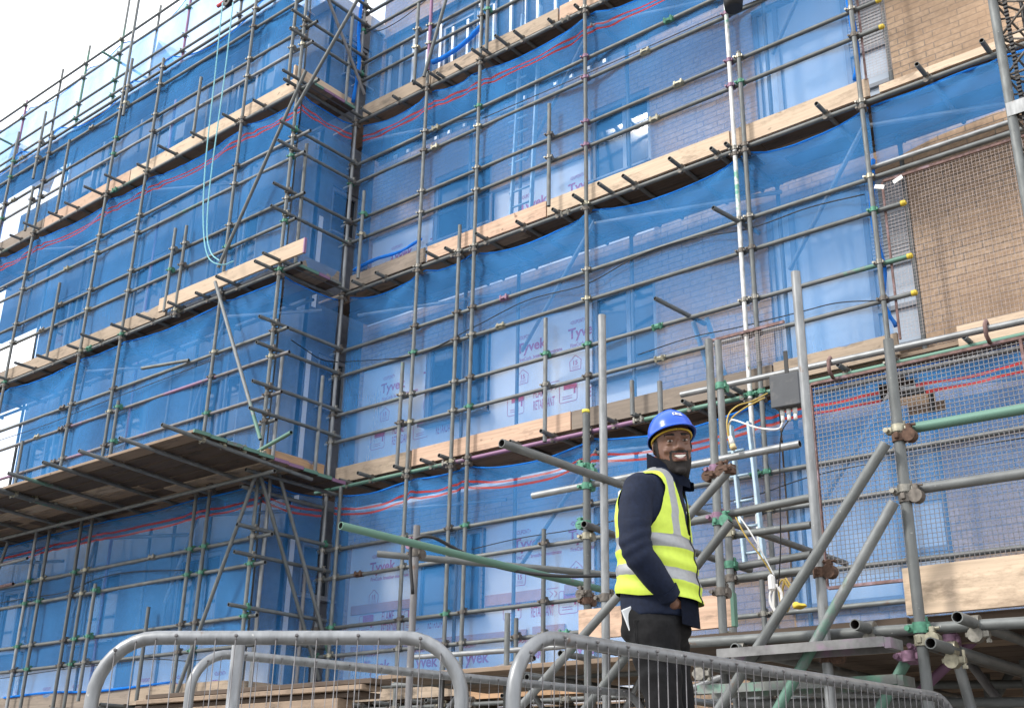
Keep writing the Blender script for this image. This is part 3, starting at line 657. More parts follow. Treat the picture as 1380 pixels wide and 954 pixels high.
def toe_x(x0, x1, z, y, m, label, dz0=0, dz1=0, ep=None):
    return plank("toe_board", (x0, y, z + dz0), (x1, y, z + dz1 + random.uniform(-.012, .012)), .222, .036, m, label, "toe board", TG, endpaint=ep)
Yt = 10.082
toe_x(-11.55, -10.12, 3.96 + .08, Yt, OLDW, "short brown toe board of the second lift, next to the inner corner of the scaffold")
toe_x(-10.10, -7.55, 3.96 + .08, Yt, PEACH, "orange toe board of the second lift with a dark stain near its right end", .006, 0)
toe_x(-7.53, -4.98, 3.96 + .085, Yt, GREYW, "weathered grey toe board of the second lift, just above the blue hard hat")
toe_x(-4.96, -3.66, 3.96 + .09, Yt, OLDW, "mottled toe board of the second lift ending below the large pale window")
toe_x(-3.1, -.9, 3.96 + .02, Yt, PINE, "pale toe board behind the top of the red framed mesh panel")
toe_x(-11.55, -10.05, 6.86 + .08, Yt, GREYW, "dark grey toe board of the third lift, next to the inner corner of the scaffold")
toe_x(-10.0, -7.93, 6.86 + .08, Yt, PEACH, "clean orange toe board of the third lift, under the leaning ladder")
toe_x(-7.91, -5.3, 6.86 + .085, Yt, PINE, "long pale toe board of the third lift in the middle of the facade")
toe_x(-5.28, -3.66, 6.86 + .08, Yt, PINE, "pale toe board of the third lift, ending by the bunched net edge")

tb = plank("toe_board", (-3.55, 10.088, 6.945), (-1.5, 10.088, 6.945), .085, .036, PINE, "narrow pale board with small stamped figures, right of the third lift's net edge", "toe board", TG)
for wd_, dx_ in (("6806", 0), ("70M", .19)):
    bm = bmesh.new(); text_mesh(bm, wd_, 0, 0, .055, .9, .001); obj("stamped_text", mesh_from(bm, "stamp", BLACKC), T((-2.62 + dx_, 10.085, 6.965)), tb)
toe_x(-11.55, -10.12, 9.78 + .08, Yt, OLDW, "grey toe board of the fourth lift in the inner corner, with a small dark knot")
toe_x(-10.10, -7.75, 9.78 + .08, Yt, OLDW, "long brown toe board of the fourth lift with many tube ends below it")
toe_x(-7.72, -6.2, 9.78 + .08, Yt, PEACH, "short pale toe board at the top edge of the picture beside a grey standard")
toe_x(-11.5, -9.0, 1.07 + .1, Yt, OLDW, "brown toe board of the lowest lift behind the barriers")
toe_x(-8.98, -7.2, 1.07 + .06, Yt, PLY, "pale toe board of the lowest lift above the second barrier")
Yw = 8.93
toe_x(-22.5, -18.9, 9.76 + .08, Yw, GREYW, "grey toe board at the far left end of the wing's fourth lift")
toe_x(-18.88, -16.1, 9.76 + .08, Yw, PEACH, "orange toe board of the wing's fourth lift")
toe_x(-16.08, -11.75, 9.76 + .08, Yw, PINE, "long pale toe board of the wing's fourth lift behind the hanging ropes")
toe_x(-22.5, -19.2, 6.81 + .08, Yw, GREYW, "dark grey toe board at the far left end of the wing's third lift")
toe_x(-19.18, -14.42, 6.81 + .08, Yw, OLDW, "long stained toe board of the wing's third lift with rows of nail holes")
toe_x(-14.4, -11.05, 6.81 + .085, 8.79, PINE, "bright new toe board of the wing's third lift overshooting the corner", ep=PURP_F)
toe_x(-22.5, -14.0, 1.17, Yw, GREYW, "long grey toe board of the wing's lowest lift behind the barrier")
toe_x(-13.98, -11.8, 1.17, Yw, OLDW, "short brown toe board of the wing's lowest lift near the corner")
def toe_y(y0, y1, z, x, m, label): return plank("toe_board", (x, y0, z), (x, y1, z), .222, .036, m, label, "toe board", TG)
toe_y(8.8, 9.97, 9.95, -11.66, PINE, "pale toe board on the return of the fourth lift, facing the main facade")
toe_y(8.9, 9.97, 7.0, -11.66, GREYW, "grey toe board on the return of the third lift, facing the main facade")
toe_y(8.95, 9.97, 4.08, -11.66, PLY, "brown toe board on the return of the second lift, facing the main facade")
toe_y(8.9, 9.97, 1.15, -11.66, OLDW, "brown toe board on the return of the lowest lift")
DG = "scaffold decks"
def deck(x0, x1, y0, y1, z, label, m=(DARKW, MIDW), n=4, slope=0, ends=None):
    e = empty("scaffold_deck", ((x0 + x1) / 2, (y0 + y1) / 2, z), label, "scaffold deck", DG)
    w = (y1 - y0) / n
    for i in range(n):
        L = x0
        while L < x1 - .05:
            R_ = min(x1, L + random.uniform(3.0, 3.9))
            if x1 - R_ < .5: R_ = x1
            zz = z + slope * (i + .5 - n / 2) * w
            bm = bmesh.new(); bm_box(bm, (0, 0, 0), (R_ - L - .012, w - .012, .038), bevel=.004)
            if ends and R_ == x1: bm_box(bm, (R_ - L - .03, -.002, -.002), (R_ - L - .008, w - .010, .040), mi=1)
            o = obj("board", mesh_from(bm, "board", [random.choice(m), random.choice(ends) if ends else m[0]]), T((L, y0 + i * w + .006, zz)) , e)
            L = R_
    return e
EP = (PURP_F, GREEN_F)
deck(-12.3, -.9, 10.14, 11.17, 3.96 + .079, "dark board deck of the second lift along the main facade")
deck(-12.3, -.9, 10.14, 11.17, 6.86 + .079, "dark board deck of the third lift along the main facade")
deck(-12.3, -4, 10.14, 11.17, 9.78 + .079, "dark board deck of the fourth lift along the main facade")
deck(-12.3, -7.0, 10.14, 11.17, 1.07 + .079, "board deck of the lowest lift along the main facade")
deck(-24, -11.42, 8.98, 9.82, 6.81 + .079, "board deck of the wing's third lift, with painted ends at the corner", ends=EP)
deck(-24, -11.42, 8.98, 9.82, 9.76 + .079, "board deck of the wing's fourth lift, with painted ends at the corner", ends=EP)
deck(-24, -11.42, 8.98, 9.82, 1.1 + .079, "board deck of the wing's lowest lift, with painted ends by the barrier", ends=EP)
deck(-23, -12.6, 9.2, 9.82, 12.12, "board deck at the roof edge of the wing", n=3)
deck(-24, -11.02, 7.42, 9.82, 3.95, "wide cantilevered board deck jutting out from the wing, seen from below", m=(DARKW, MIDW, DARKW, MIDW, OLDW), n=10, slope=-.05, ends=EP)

# ------------------------------------------------------------------ debris netting
NG = "blue debris nets"
def net(label, a, b, z0, z1, sup, sag=.06, stripes=False, hole=None, botsag=0, n_up=26, seed=0, amp=.035, m=None, red_at=.17):
    """Sheet from a=(x,y) to b=(x,y); sup = fractions along it where the top edge is tied up."""
    a, b = Vector((a[0], a[1], 0)), Vector((b[0], b[1], 0)); d = b - a; L = d.length; d.normalize(); nrm = Vector((d.y, -d.x, 0))
    nx = max(12, int(L / .085)); H = z1 - z0
    ts = [0, .04, .10]
    rows = []
    if stripes:
        rows = [0, .02, .06, .11, red_at, red_at + .030, red_at + .078, red_at + .108]; y = red_at + .2
    else: rows = [0, .02, .06, .12]; y = .22
    while y < H - .05: rows.append(y); y += H / n_up
    rows.append(H)
    sup = sorted(sup)
    def top(t):
        for s0, s1 in zip(sup, sup[1:]):
            if s0 <= t <= s1:
                k = (t - s0) / (s1 - s0); w = (s1 - s0) * L
                return sag * w * .55 * 4 * k * (1 - k), k, w
        return 0, 0, 1
    def bot(t):
        return botsag * 4 * t * (1 - t)
    bm = bmesh.new(); g = []
    for r in rows:
        line = []
        for i in range(nx + 1):
            t = i / nx; x = a + d * (t * L); f = r / H
            s, k, w = top(t); z = z1 - r - s * max(0, 1 - f * 1.6) + bot(t) * f
            q = Vector((x.x * .9 + x.y * 1.3, seed * 7.1, z * .8))
            disp = amp * (noise.noise(q * .9) + .4 * noise.noise(q * 2.4)) + .055 * (4 * k * (1 - k)) * math.sin(math.pi * min(1, f * 1.02)) * min(1, w)
            # tension folds fanning from the ties
            fan = math.sin(9 * math.atan2(f * H + .05, (min(k, 1 - k)) * w + .02) + seed) * .026 * math.exp(-1.5 * f * H)
            disp += fan + .006 * noise.noise(Vector((x.x * 5 + x.y * 6, z * .7, seed)))
            e = min(t, 1 - t) * L; disp *= min(1, .25 + e * 2)
            line.append(bm.verts.new(x + nrm * disp + Vector((0, 0, z))))
        g.append(line)
    red = bmesh.new(); rv = {}
    ring = []
    for j in range(len(rows) - 1):
        isred = stripes and j in (4, 6)
        for i in range(nx):
            c = (g[j][i].co + g[j + 1][i + 1].co) / 2
            if hole and hole(c): continue
            if isred:
                vs = [red.verts.new(v.co) for v in (g[j][i], g[j][i + 1], g[j + 1][i + 1], g[j + 1][i])]; f = red.faces.new(vs)
            else: f = bm.faces.new((g[j][i], g[j + 1][i], g[j + 1][i + 1], g[j][i + 1]))
            f.smooth = True
    hem = [v.co - nrm * .004 for i, v in enumerate(g[0]) if i % 2 == 0]
    bmesh.ops.delete(bm, geom=[v for v in bm.verts if not v.link_faces], context='VERTS')
    o = obj("debris_netting", mesh_from(bm, "debris_netting", m or NET)); tag(o, label, "netting", NG)
    if stripes:
        bmesh.ops.remove_doubles(red, verts=red.verts, dist=1e-5); obj("red_stripe", mesh_from(red, "red_stripe", NET_RED), None, o)
    hb = bmesh.new(); bm_path(hb, hem, [.009 + .007 * abs(noise.noise(h * 3)) for h in hem], 6); obj("hem", mesh_from(hb, "hem", NET_D), None, o)
    return o
def fr(xs, a, b): return [0] + sorted((x - a) / (b - a) for x in xs if min(a, b) < x < max(a, b)) + [1]
MX = (-10.09, -9.2, -7.24, -5.14, -3.72)
YN = 10.115
def px_poly(pts, Y):
    P = [onY(*p, Y) for p in pts]; P = [(p.x, p.z) for p in P]
    def f(c):
        ins = False
        for (x0, y0), (x1, y1) in zip(P, P[1:] + P[:1]):
            if (y0 > c.z) != (y1 > c.z) and c.x < (x1 - x0) * (c.z - y0) / (y1 - y0) + x0: ins = not ins
        return ins
    return f
tear = px_poly([(1184, 530), (1186, 519), (1197, 511), (1210, 488), (1232, 484), (1222, 508), (1240, 520), (1258, 533), (1273, 535), (1276, 543), (1258, 552), (1230, 554), (1214, 546), (1198, 544)], 10.115)
net("blue net of the main facade's lowest lift, two red stripes along its top", (-11.55, YN), (-4.95, YN), 1.18, 3.9, fr(MX, -11.55, -4.95), .12, True, seed=1)
net("blue net with a torn hole and red stripes, behind the red framed mesh panel", (-4.93, YN), (-.9, YN), 1.35, 3.93, fr((-3.72, -2.3), -4.93, -.9), .05, True, hole=tear, seed=2)
net("blue net over the printed white membrane on the second lift of the main facade", (-11.55, YN), (-3.70, YN), 4.12, 6.83, fr(MX, -11.55, -3.7), .15, seed=3)
net("blue net with red stripes over the leaning ladder on the third lift", (-11.55, YN), (-3.72, YN), 7.02, 9.73, fr(MX, -11.55, -3.72), .11, True, seed=4)
net("blue net of the fourth lift of the main facade over the open stud wall", (-11.55, YN), (-5.0, YN), 9.98, 12.62, fr(MX, -11.55, -5), .06, seed=5)
net("short sagging strip of blue net right of the corner of the second lift net", (-3.66, YN - .03), (-1.35, YN - .03), 6.08, 6.82, [0, .5, 1], .03, seed=6, n_up=8, botsag=.16)
YNW = 8.955
WX = (-12.9, -15.43, -16.62, -19.05, -20.5, -22.2)
net("blue net of the wing's lowest lift with red stripes, below the cantilevered deck", (-23.5, YNW), (-11.66, YNW), 1.2, 3.82, fr(WX, -23.5, -11.66), .03, True, seed=7)
net("blue net of the wing's second lift, above the cantilevered deck", (-23.5, YNW), (-11.66, YNW), 4.0, 6.74, fr(WX, -23.5, -11.66), .08, seed=8, hole=lambda c: c.x < -18.3 and c.z < 5.5)
net("blue net of the wing's third lift, behind the rope loops, with red stripes", (-23.5, YNW), (-11.66, YNW), 6.95, 9.7, fr(WX, -23.5, -11.66), .08, True, seed=9, hole=lambda c: c.x < -18.35 and c.z < 7.62)
net("blue net of the wing's fourth lift below the skyline", (-23.5, YNW), (-11.66, YNW), 9.9, 12.1, fr(WX, -23.5, -11.66), .22, seed=10)
net("thin blue net against the white sky at the roof edge rails", (-26.5, 9.96), (-12.7, 9.96), 12.5, 14.62, fr((-12.9, -14.9, -16.62, -19, -20.36, -22.87, -24.4), -26.5, -12.7), .16, seed=11, n_up=18, botsag=.2, amp=.09, m=NET_S)
XN = -11.665
net("blue net on the return of the lowest lift, behind the two crossing braces", (XN, 8.99), (XN, 9.99), 1.2, 3.86, [0, 1], .09, True, seed=12)
net("blue net on the return of the second lift beside the corner posts", (XN, 8.99), (XN, 9.99), 4.15, 6.78, [0, 1], .10, seed=13)
net("blue net on the return of the third lift, with red stripes under pale boards", (XN, 8.99), (XN, 9.99), 7.02, 9.75, [0, 1], .13, True, seed=14)
net("blue net on the return of the fourth lift behind a purple brace", (XN, 8.99), (XN, 9.99), 10.0, 12.6, [0, 1], .08, seed=15)
# bunched net ends hanging along the facade's right standard, and loose hems
def bunch(label, pts, w, seed=0):
    bm = bmesh.new(); pts = spline(pts, 6); rr = [w * (.7 + .5 * abs(noise.noise(p * 3 + Vector((seed, 0, 0))))) for p in pts]
    bm_path(bm, pts, rr, 9)
    for v in bm.verts: v.co += Vector((.012 * noise.noise(v.co * 25), .012 * noise.noise(v.co * 23 + Vector((5, 0, 0))), 0))
    o = obj("net_edge", mesh_from(bm, "net_edge", NET_D)); tag(o, label, "net edge", "bunched net edges"); return o
bunch("bunched blue net edge tied to the right standard of the second lift", [(-3.70, 10.1, 6.2), (-3.77, 10.08, 5.6), (-3.72, 10.1, 5.0), (-3.75, 10.08, 4.6), (-3.66, 10.1, 4.35)], .03, 1)
bunch("bunched blue net edge tied to the right standard of the third lift", [(-3.80, 10.1, 8.6), (-3.76, 10.08, 8.0), (-3.74, 10.1, 7.5), (-3.79, 10.08, 7.2)], .035, 2)
bunch("rolled blue net edge lying over a grey toe board in the third lift's inner corner", [(-11.45, 10.06, 7.22), (-11.0, 10.04, 7.25), (-10.5, 10.04, 7.22), (-10.1, 10.05, 7.3)], .028, 3)
bunch("blue net hem slumped over the toe board of the fourth lift", [(-10.05, 10.05, 10.2), (-9.8, 10.04, 10.18), (-9.4, 10.04, 10.25), (-9.1, 10.05, 10.4)], .045, 4)
bunch("blue net edge hanging at the inner corner of the fourth lift", [(-11.6, 9.95, 12.4), (-11.62, 9.93, 11.5), (-11.58, 9.95, 10.8), (-11.62, 9.93, 10.1)], .035, 5)
bunch("blue net hem along the wing's lowest toe board", [(-17.3, 8.92, 1.40), (-16.0, 8.92, 1.42), (-14.8, 8.91, 1.38), (-13.0, 8.92, 1.42)], .02, 6)

# ------------------------------------------------------------------ foreground gantry
G = Scaffold("gantry_scaffold", (-3, 5.5, GZ), "foreground scaffold gantry of thick tubes, braces and rusty clamps beside the worker")
def atS(x, y, S): return ray(x, y) * (FPX / S)
def up_from(p, z1=GZ): return (p.x, p.y, z1)
def gv(px, py, Y, m=STEEL, name="standard"):
    p = onY(px, py, Y); o = tube(name, (p.x, p.y, GZ), p, m, G.e); return o, p
v1, p1 = gv(1072, 367, 5.2, STEEL_L); v2, p2 = gv(1197, 458, 5.2, STEEL); v3, p3 = gv(811, 425, 5.65, STEEL_L)
v4, p4 = gv(955, 458, 6.0, STEEL); v5, p5 = gv(789.5, 553, 6.6, STEEL); v6, p6 = gv(967.5, 459, 6.75, GREEN_T); v7, p7 = gv(562, 708, 5.85, PURP_T)
bm = bmesh.new(); bm_cyl(bm, p5 + Vector((0, 0, -.02)), p5 + Vector((0, 0, .004)), .029, 12); obj("tape_band", mesh_from(bm, "tape_band", ORSIGN), None, v5)
for (x, y, Y) in ((684, 826, 8.0), (596, 905, 7.6), (889, 514, 9.2)): gv(x, y, Y, STEEL if Y < 9 else GREEN_T, "stub_post")
def lin(name, a, b, m=STEEL, Y=None, Sa=None, Sb=None, Ya=None, Yb=None):
    if Y is not None: Ya = Yb = Y
    p = onY(*a, Ya) if Ya else atS(*a, Sa); q = onY(*b, Yb) if Yb else atS(*b, Sb)
    o = tube(name, p, q, m, G.e); return o, p, q
def cat_(o, p, d, kind, rz=None):
    """A clamp at p on the tube o, turned so that it also grips the tube running along d."""
    d = Vector(d); ang = math.atan2(d.y, d.x); G.coup(o, None, 0, kind, T(p) @ Matrix.Rotation(ang, 4, 'Z'))
def vat(o_p, z): return Vector((o_p.x, o_p.y, z))
h1, a, b = lin("ledger", (718, 668), (1078, 598), STEEL_L, Y=6.66)
cat_(v5, vat(p5, onY(790, 655, 6.6).z), (1, 0, 0), "gr")
h2, a, b = lin("cross_tube", (676, 597), (1140, 759), STEEL, Sa=240, Sb=168)
cat_(v5, vat(p5, onY(793, 628, 6.6).z), (0, 1, 0), "gr"); cat_(v5, vat(p5, onY(793, 636, 6.6).z), (0, -1, 0), "gr")
h3, a, b = lin("cross_tube", (459, 708), (815, 795), GREEN_F, Sa=215, Sb=178)
cat_(v7, vat(p7, onY(561, 733, 5.85).z), (0, 1, 0), "pu"); cat_(v7, vat(p7, onY(561, 745, 5.85).z), (1, 0, 0), "dk")
h4, a, b = lin("handrail", (508, 746), (842, 776), STEEL, Sa=182, Sb=178)
h4b, a, b = lin("handrail", (935, 744), (1012, 768), STEEL, Sa=190, Sb=185); cat_(v6, vat(p6, onY(975, 762, 6.75).z), (1, 0, 0), "gr")
lin("cross_tube", (787, 706), (905, 748), STEEL, Sa=190, Sb=165); cat_(v5, vat(p5, onY(792, 706, 6.6).z), (0, 1, 0), "gr"); cat_(v5, vat(p5, onY(792, 722, 6.6).z), (1, 0, 0), "ye")
h5, a, b = lin("ledger", (800, 722), (1092, 706), STEEL, Y=6.7) if False else lin("ledger", (930, 703), (1095, 670), STEEL, Y=6.1)
h6, a, b = lin("ledger", (990, 721), (1093, 707), STEEL, Y=6.8); cat_(v6, vat(p6, onY(973, 720, 6.75).z), (1, 0, 0), "ye")
h7, a, b = lin("ledger", (997, 763), (1093, 747), STEEL, Y=6.8); h8, a, b = lin("ledger", (925, 787), (1093, 767), STEEL, Y=6.78); cat_(v6, vat(p6, onY(977, 780, 6.75).z), (1, 0, 0), "dk")
cat_(v4, vat(p4, onY(962, 632, 6.0).z), (1, 0, 0), "pu"); cat_(v4, vat(p4, onY(966, 640, 6.0).z), (0, 1, 0), "ru"); cat_(v4, vat(p4, onY(968, 696, 6.0).z), (1, 0, 0), "pu"); cat_(v4, vat(p4, onY(974, 797, 6.0).z), (1, 0, 0), "dk")
cat_(v4, vat(p4, onY(980, 862, 6.0).z), (1, 0, 0), "ye"); cat_(v3, vat(p3, onY(818, 805, 5.65).z), (1, 0, 0), "dk"); cat_(v5, vat(p5, onY(789, 810, 6.6).z), (1, 0, 0), "ru"); cat_(v5, vat(p5, onY(789, 800, 6.6).z), (0, 1, 0), "dk")
ho, a, b = lin("handrail", (918, 532), (1420, 424), STEEL_L, Y=8.0); cat_(v6, vat(p6, onY(968, 521, 6.75).z), (1, 0, 0), "gr")
hp, a, b = lin("handrail", (1206, 581), (1420, 544), GREEN_T, Y=5.25); cat_(v2, vat(p2, onY(1206, 580, 5.2).z), (1, 0, 0), "ye"); cat_(v2, vat(p2, onY(1206, 590, 5.2).z), (0, -1, 0), "ru")
hq, a, b = lin("handrail", (1215, 662), (1420, 632), GREEN_T, Y=5.25); cat_(v2, vat(p2, onY(1216, 661, 5.2).z), (1, 0, 0), "st"); cat_(v2, vat(p2, onY(1216, 671, 5.2).z), (0, -1, 0), "dk")
lin("handrail", (1100, 736), (1420, 745 - 110 + 96), STEEL, Y=8.6) if False else None
d1, a, b = lin("brace", (1194, 597), (965, 962), STEEL, Y=5.12); d2, a, b = lin("brace", (1205, 676), (1040, 970), GREEN_T, Y=5.12)
d3, a, b = lin("brace", (988, 627), (692, 963), GREEN_T, Y=5.5); d4, a, b = lin("brace", (985, 703), (780, 966), STEEL, Y=5.5)
cat_(v1, vat(p1, onY(1102, 772, 5.2).z), (0, -1, 0), "ru"); cat_(v1, vat(p1, onY(1112, 886, 5.2).z), (0, -1, 0), "ru"); cat_(d3, onY(984, 633, 5.5), (0, 1, 0), "ru"); cat_(v4, vat(p4, onY(985, 700, 6.0).z), (0, -1, 0), "gr")
r1, a, b = lin("ledger", (930, 866), (1420, 836), STEEL, Y=5.27); cat_(v2, vat(p2, onY(1238, 846, 5.2).z), (1, 0, 0), "gr"); cat_(v2, vat(p2, onY(1240, 863, 5.2).z), (0, -1, 0), "ye")
for (x, y, yy) in ((1152, 841, 5.1), (1290, 831, 5.05), (990, 873, 5.2), (1254, 866, 5.02), (948, 895, 5.3)):
    p = onY(x, y, yy); o = tube("transom", p, (p.x, p.y + 4.2, p.z), STEEL, G.e)
    G.coup(o, None, 0, "st" if x != 1254 else "ye", T((p.x, 5.27, p.z - .05)) @ Matrix.Rotation(RAD(-90), 4, 'X') @ Matrix.Rotation(math.pi, 4, 'Z'))
lin("brace", (1227, 880), (1180, 965), GREEN_T, Y=5.35); lin("brace", (1330, 845), (1205, 965), PURP_F, Y=6.2); lin("brace", (1279, 850), (1312, 965), GREEN_T, Y=5.6)
cat_(d2, onY(1225, 884, 5.3), (1, 0, 0), "pu"); cat_(r1, onY(1280, 862, 5.5), (1, 0, 0), "pu")
for (x, y, Y) in ((1326, 890, 7.6), (1180, 905, 8.4), (1378, 880, 7.0), (1060, 905, 8.0), (1250, 890, 9.0)): gv(x, y, Y, STEEL, "under_post")
for (a_, b_, Y, m) in (((560, 885), (800, 868), 8.4, STEEL_L), ((440, 928), (880, 905), 7.9, STEEL), ((650, 906), (720, 886), 8.2, PURP_T), ((960, 925), (1500, 920), 7.4, STEEL), ((600, 960), (640, 905), 8.1, STEEL_L), ((700, 905), (735, 960), 8.1, STEEL_L), ((870, 900), (840, 960), 8.1, STEEL_L), ((1290, 945), (1060, 930), 6.4, STEEL_L), ((1000, 940), (1040, 890), 7.0, STEEL), ((1110, 960), (1180, 895), 7.5, RUST)):
    lin("under_tube", a_, b_, m, Y=Y)
for (a_, b_, Y, m) in (((1000, 962), (1120, 878), 7.2, STEEL), ((1090, 962), (1000, 884), 8.0, STEEL), ((1160, 962), (1240, 874), 7.0, STEEL), ((1290, 962), (1210, 872), 8.4, RUST), ((1330, 960), (1385, 868), 7.6, STEEL), ((960, 905), (1400, 893), 8.6, STEEL), ((1000, 948), (1400, 946), 6.0, STEEL), ((1360, 962), (1290, 870), 6.8, PURP_T), ((900, 940), (990, 905), 7.4, STEEL_L)):
    lin("under_tube", a_, b_, m, Y=Y)
for (x, y) in ((755, 880), (710, 912), (700, 908)): 
    p = onY(x, y, 7.0); tube("transom", p, (p.x, p.y + 3.2, p.z), STEEL, G.e)
# painted steel battens on the ledgers
def batten(a_, b_, Y, m, w=.14):
    p, q = onY(*a_, Y), onY(*b_, Y); q.z = p.z; bm = bmesh.new(); L = q.x - p.x
    bm_box(bm, (0, 0, .012), (L, .004, .055)); bm_box(bm, (0, .0045, .05), (L, w, .055)); bm_box(bm, (L + .001, .001, .004), (L + .03, w, .05)); bm_box(bm, (0, w + .001, 0), (L, w + .005, .055))
    return obj("steel_batten", mesh_from(bm, "steel_batten", m), T(p), G.e)
batten((966, 890), (1193, 884), 5.0, KWIKP); batten((1090, 889.5), (1196, 884.5), 4.99, KWIK, .02) if False else None
batten((940, 938), (1210, 930), 5.3, KWIK)
G.finish(70)
# boards of the gantry
e = deck(-3.9, .6, 5.42, 9.6, onY(1240, 832, 5.4).z - .03, "dark board deck of the foreground gantry, seen from underneath", m=(DARKW, DARKW, MIDW), n=18)
pl = onY(1222, 829, 5.36); toe_x(pl.x, .3, pl.z, 5.36, PINE, "large golden board on edge on the gantry, right of a thick standard")
pl = onY(902, 887, 5.42); plank("toe_board", (pl.x, 5.40, pl.z + .055), (onY(1221, 826, 5.4).x, 5.40, pl.z + .055), .05, .22, DARKW, "dark split board along the front edge of the gantry deck", "toe board", TG)
pl = onY(779, 862, 6.35); q = onY(990, 843, 6.35)
plank("toe_board", (pl.x, 6.35, pl.z), (q.x, 6.35, pl.z), .20, .038, PEACH, "pale board with knots and a green end, behind the worker", "toe board", TG, endpaint=GREEN_F)
deck(-7.6, -4.2, 7.3, 8.8, onY(650, 905, 7.3).z, "short pale board deck low behind the barriers", m=(MIDW, PLY, GREYW), n=6)
pz = onY(60, 945, 6.0).z - .06
for i, (x0, x1, z) in enumerate(((-9.6, -6.62, pz), (-9.5, -6.55, pz + .045), (-9.7, -6.7, pz - .045))):
    box("stacked_board", (x0, 6.2 + .03 * i, z), (x1, 6.42 + .03 * i, z + .038), (MIDW, DARKW, DARKW)[i], None)
    tag(bpy.data.objects[COL.objects[-1].name], ("grey board in the stack behind the left barrier, middle one", "brown board on top of the stack behind the left barrier", "plywood coloured board at the bottom of the stack behind the left barrier")[i], "board", "stacked boards behind the barrier")
for i, y in enumerate((6.15, 6.55)): 
    for x in (-9.0, -7.2): pass
tr = empty("trestle", (-8.1, 6.35, -.23), "low timber trestle carrying stacked boards behind the left barrier", "trestle")
box("beam", (-9.2, 6.22, pz - .145), (-6.9, 6.38, pz - .05), MIDW, tr)
for x in (-9.1, -7.9, -7.0): box("leg", (x, 6.24, GZ + .01), (x + .09, 6.36, pz - .147), MIDW, tr)

# ------------------------------------------------------------------ mesh panels
def wire_grid(bm, x0, x1, z0, z1, sx, sz, r):
    nx, nz2 = int((x1 - x0) / sx), int((z1 - z0) / sz)
    def rod(lo, hi): bm_box(bm, lo, hi)
    for i in range(nx + 1): x = x0 + (x1 - x0) * i / nx; rod((x - r, -r, z0), (x + r, r, z1))
    for i in range(nz2 + 1): z = z0 + (z1 - z0) * i / nz2; rod((x0, -r * 2.9, z - r), (x1, -r * 1.05, z + r))
WIRE = mat("galvanised_wire", (.16, .155, .16), .5, .5, .25, 30); WIRE_R = mat("reddish_wire", (.40, .34, .33), .6, .3, .25, 30)
hp_ = empty("mesh_panel", (-2.6, 8.06, 1.5), "red framed wire mesh panel hooked over a handrail in front of the torn net", "mesh panel")
x0, x1, zt, zb = -3.66, -.95, 3.155, 1.55
bm = bmesh.new(); wire_grid(bm, x0, x1, zb, zt, .034, .034, .0021); obj("wire_mesh", mesh_from(bm, "wire_mesh", WIRE), T((0, 8.06, 0)), hp_)
bm = bmesh.new()
for a_, b_ in (((x0, zb), (x0, zt)), ((x0, zt), (x1, zt)), ((x1, zt), (x1, zb)), ((x1, zb), (x0, zb)), ((-2.05, zb), (-2.05, zt))):
    if a_[0] == b_[0]: bm_box(bm, (a_[0] - .010, 8.045, min(a_[1], b_[1])), (a_[0] + .010, 8.075, max(a_[1], b_[1])))
    else: bm_box(bm, (min(a_[0], b_[0]) + .011, 8.043, a_[1] - .011), (max(a_[0], b_[0]) - .011, 8.077, a_[1] + .011))
obj("panel_frame", mesh_from(bm, "panel_frame", RUST), None, hp_)
for x in (-3.45, -2.25, -1.3):
    bm = bmesh.new(); bm_path(bm, [(x, 8.03, zt), (x, 7.965, zt + .04), (x, 7.962, zt + .125), (x, 8.0, zt + .165), (x, 8.04, zt + .13)], .016, 6); obj("hook", mesh_from(bm, "hook", RUST), None, hp_)
path_obj("panel_tube", [(x0 + .02, 8.1, zt - .055), (x1, 8.1, zt - .055)], .022, STEEL_L, hp_)
def brick_guard(label, x0, x1, z0, z1, Y, s=.03):
    g = empty("brick_guard", (x0, Y, z0), label, "mesh guard", "mesh brick guards")
    bm = bmesh.new(); wire_grid(bm, x0, x1, z0, z1, s, s, .0009); obj("wire_mesh", mesh_from(bm, "wire_mesh", WIRE_R), T((0, Y, 0)), g)
    bm = bmesh.new(); bm_box(bm, (x0, Y - .012, z1), (x1, Y + .012, z1 + .03)); bm_box(bm, (x0 - .02, Y - .012, z0), (x0 - .001, Y + .012, z1)); obj("edge_strip", mesh_from(bm, "edge_strip", RUST), None, g)
brick_guard("fine rusty mesh guard before the buff bricks of the second lift, right of the net", -3.62, -1.3, 4.2, 5.9, 10.08, .036)
brick_guard("fine rusty mesh guard before the louvred window of the third lift", -3.66, -3.39, 7.15, 9.2, 10.08, .034)
brick_guard("small mesh guard at the foot of the second lift beside the white-green standard", -5.6, -4.75, 4.28, 4.62, 9.97, .025)

# ------------------------------------------------------------------ junction box and cables
jb = empty("junction_box", (-3.0, 6.3, 2.35), "dark grey plastic junction box clipped to the handrail, three white glands below", "junction box")
c = onY(1062, 530, 6.15); bm = bmesh.new(); bm_box(bm, (-.09, -.05, -.095), (.09, .05, .105), bevel=.012); bm_box(bm, (-.094, -.058, -.1), (.094, -.044, .11), bevel=.006)
M = T(c) @ Matrix.Rotation(RAD(6), 4, 'Z'); obj("case", mesh_from(bm, "case", BOXG), M, jb)
for i, x in enumerate((-.045, -.005, .035)):
    bm = bmesh.new(); bm_cyl(bm, (x, 0, -.098), (x, 0, -.135), .015, 8); bm_cyl(bm, (x, 0, -.135), (x, 0, -.175), .012, 8); obj("cable_gland", mesh_from(bm, "cable_gland", WHITE), M, jb)
bm = bmesh.new(); bm_box(bm, (-.012, .0, .112), (.012, .012, .28)); obj("strap", mesh_from(bm, "strap", BLACKC), M, jb)
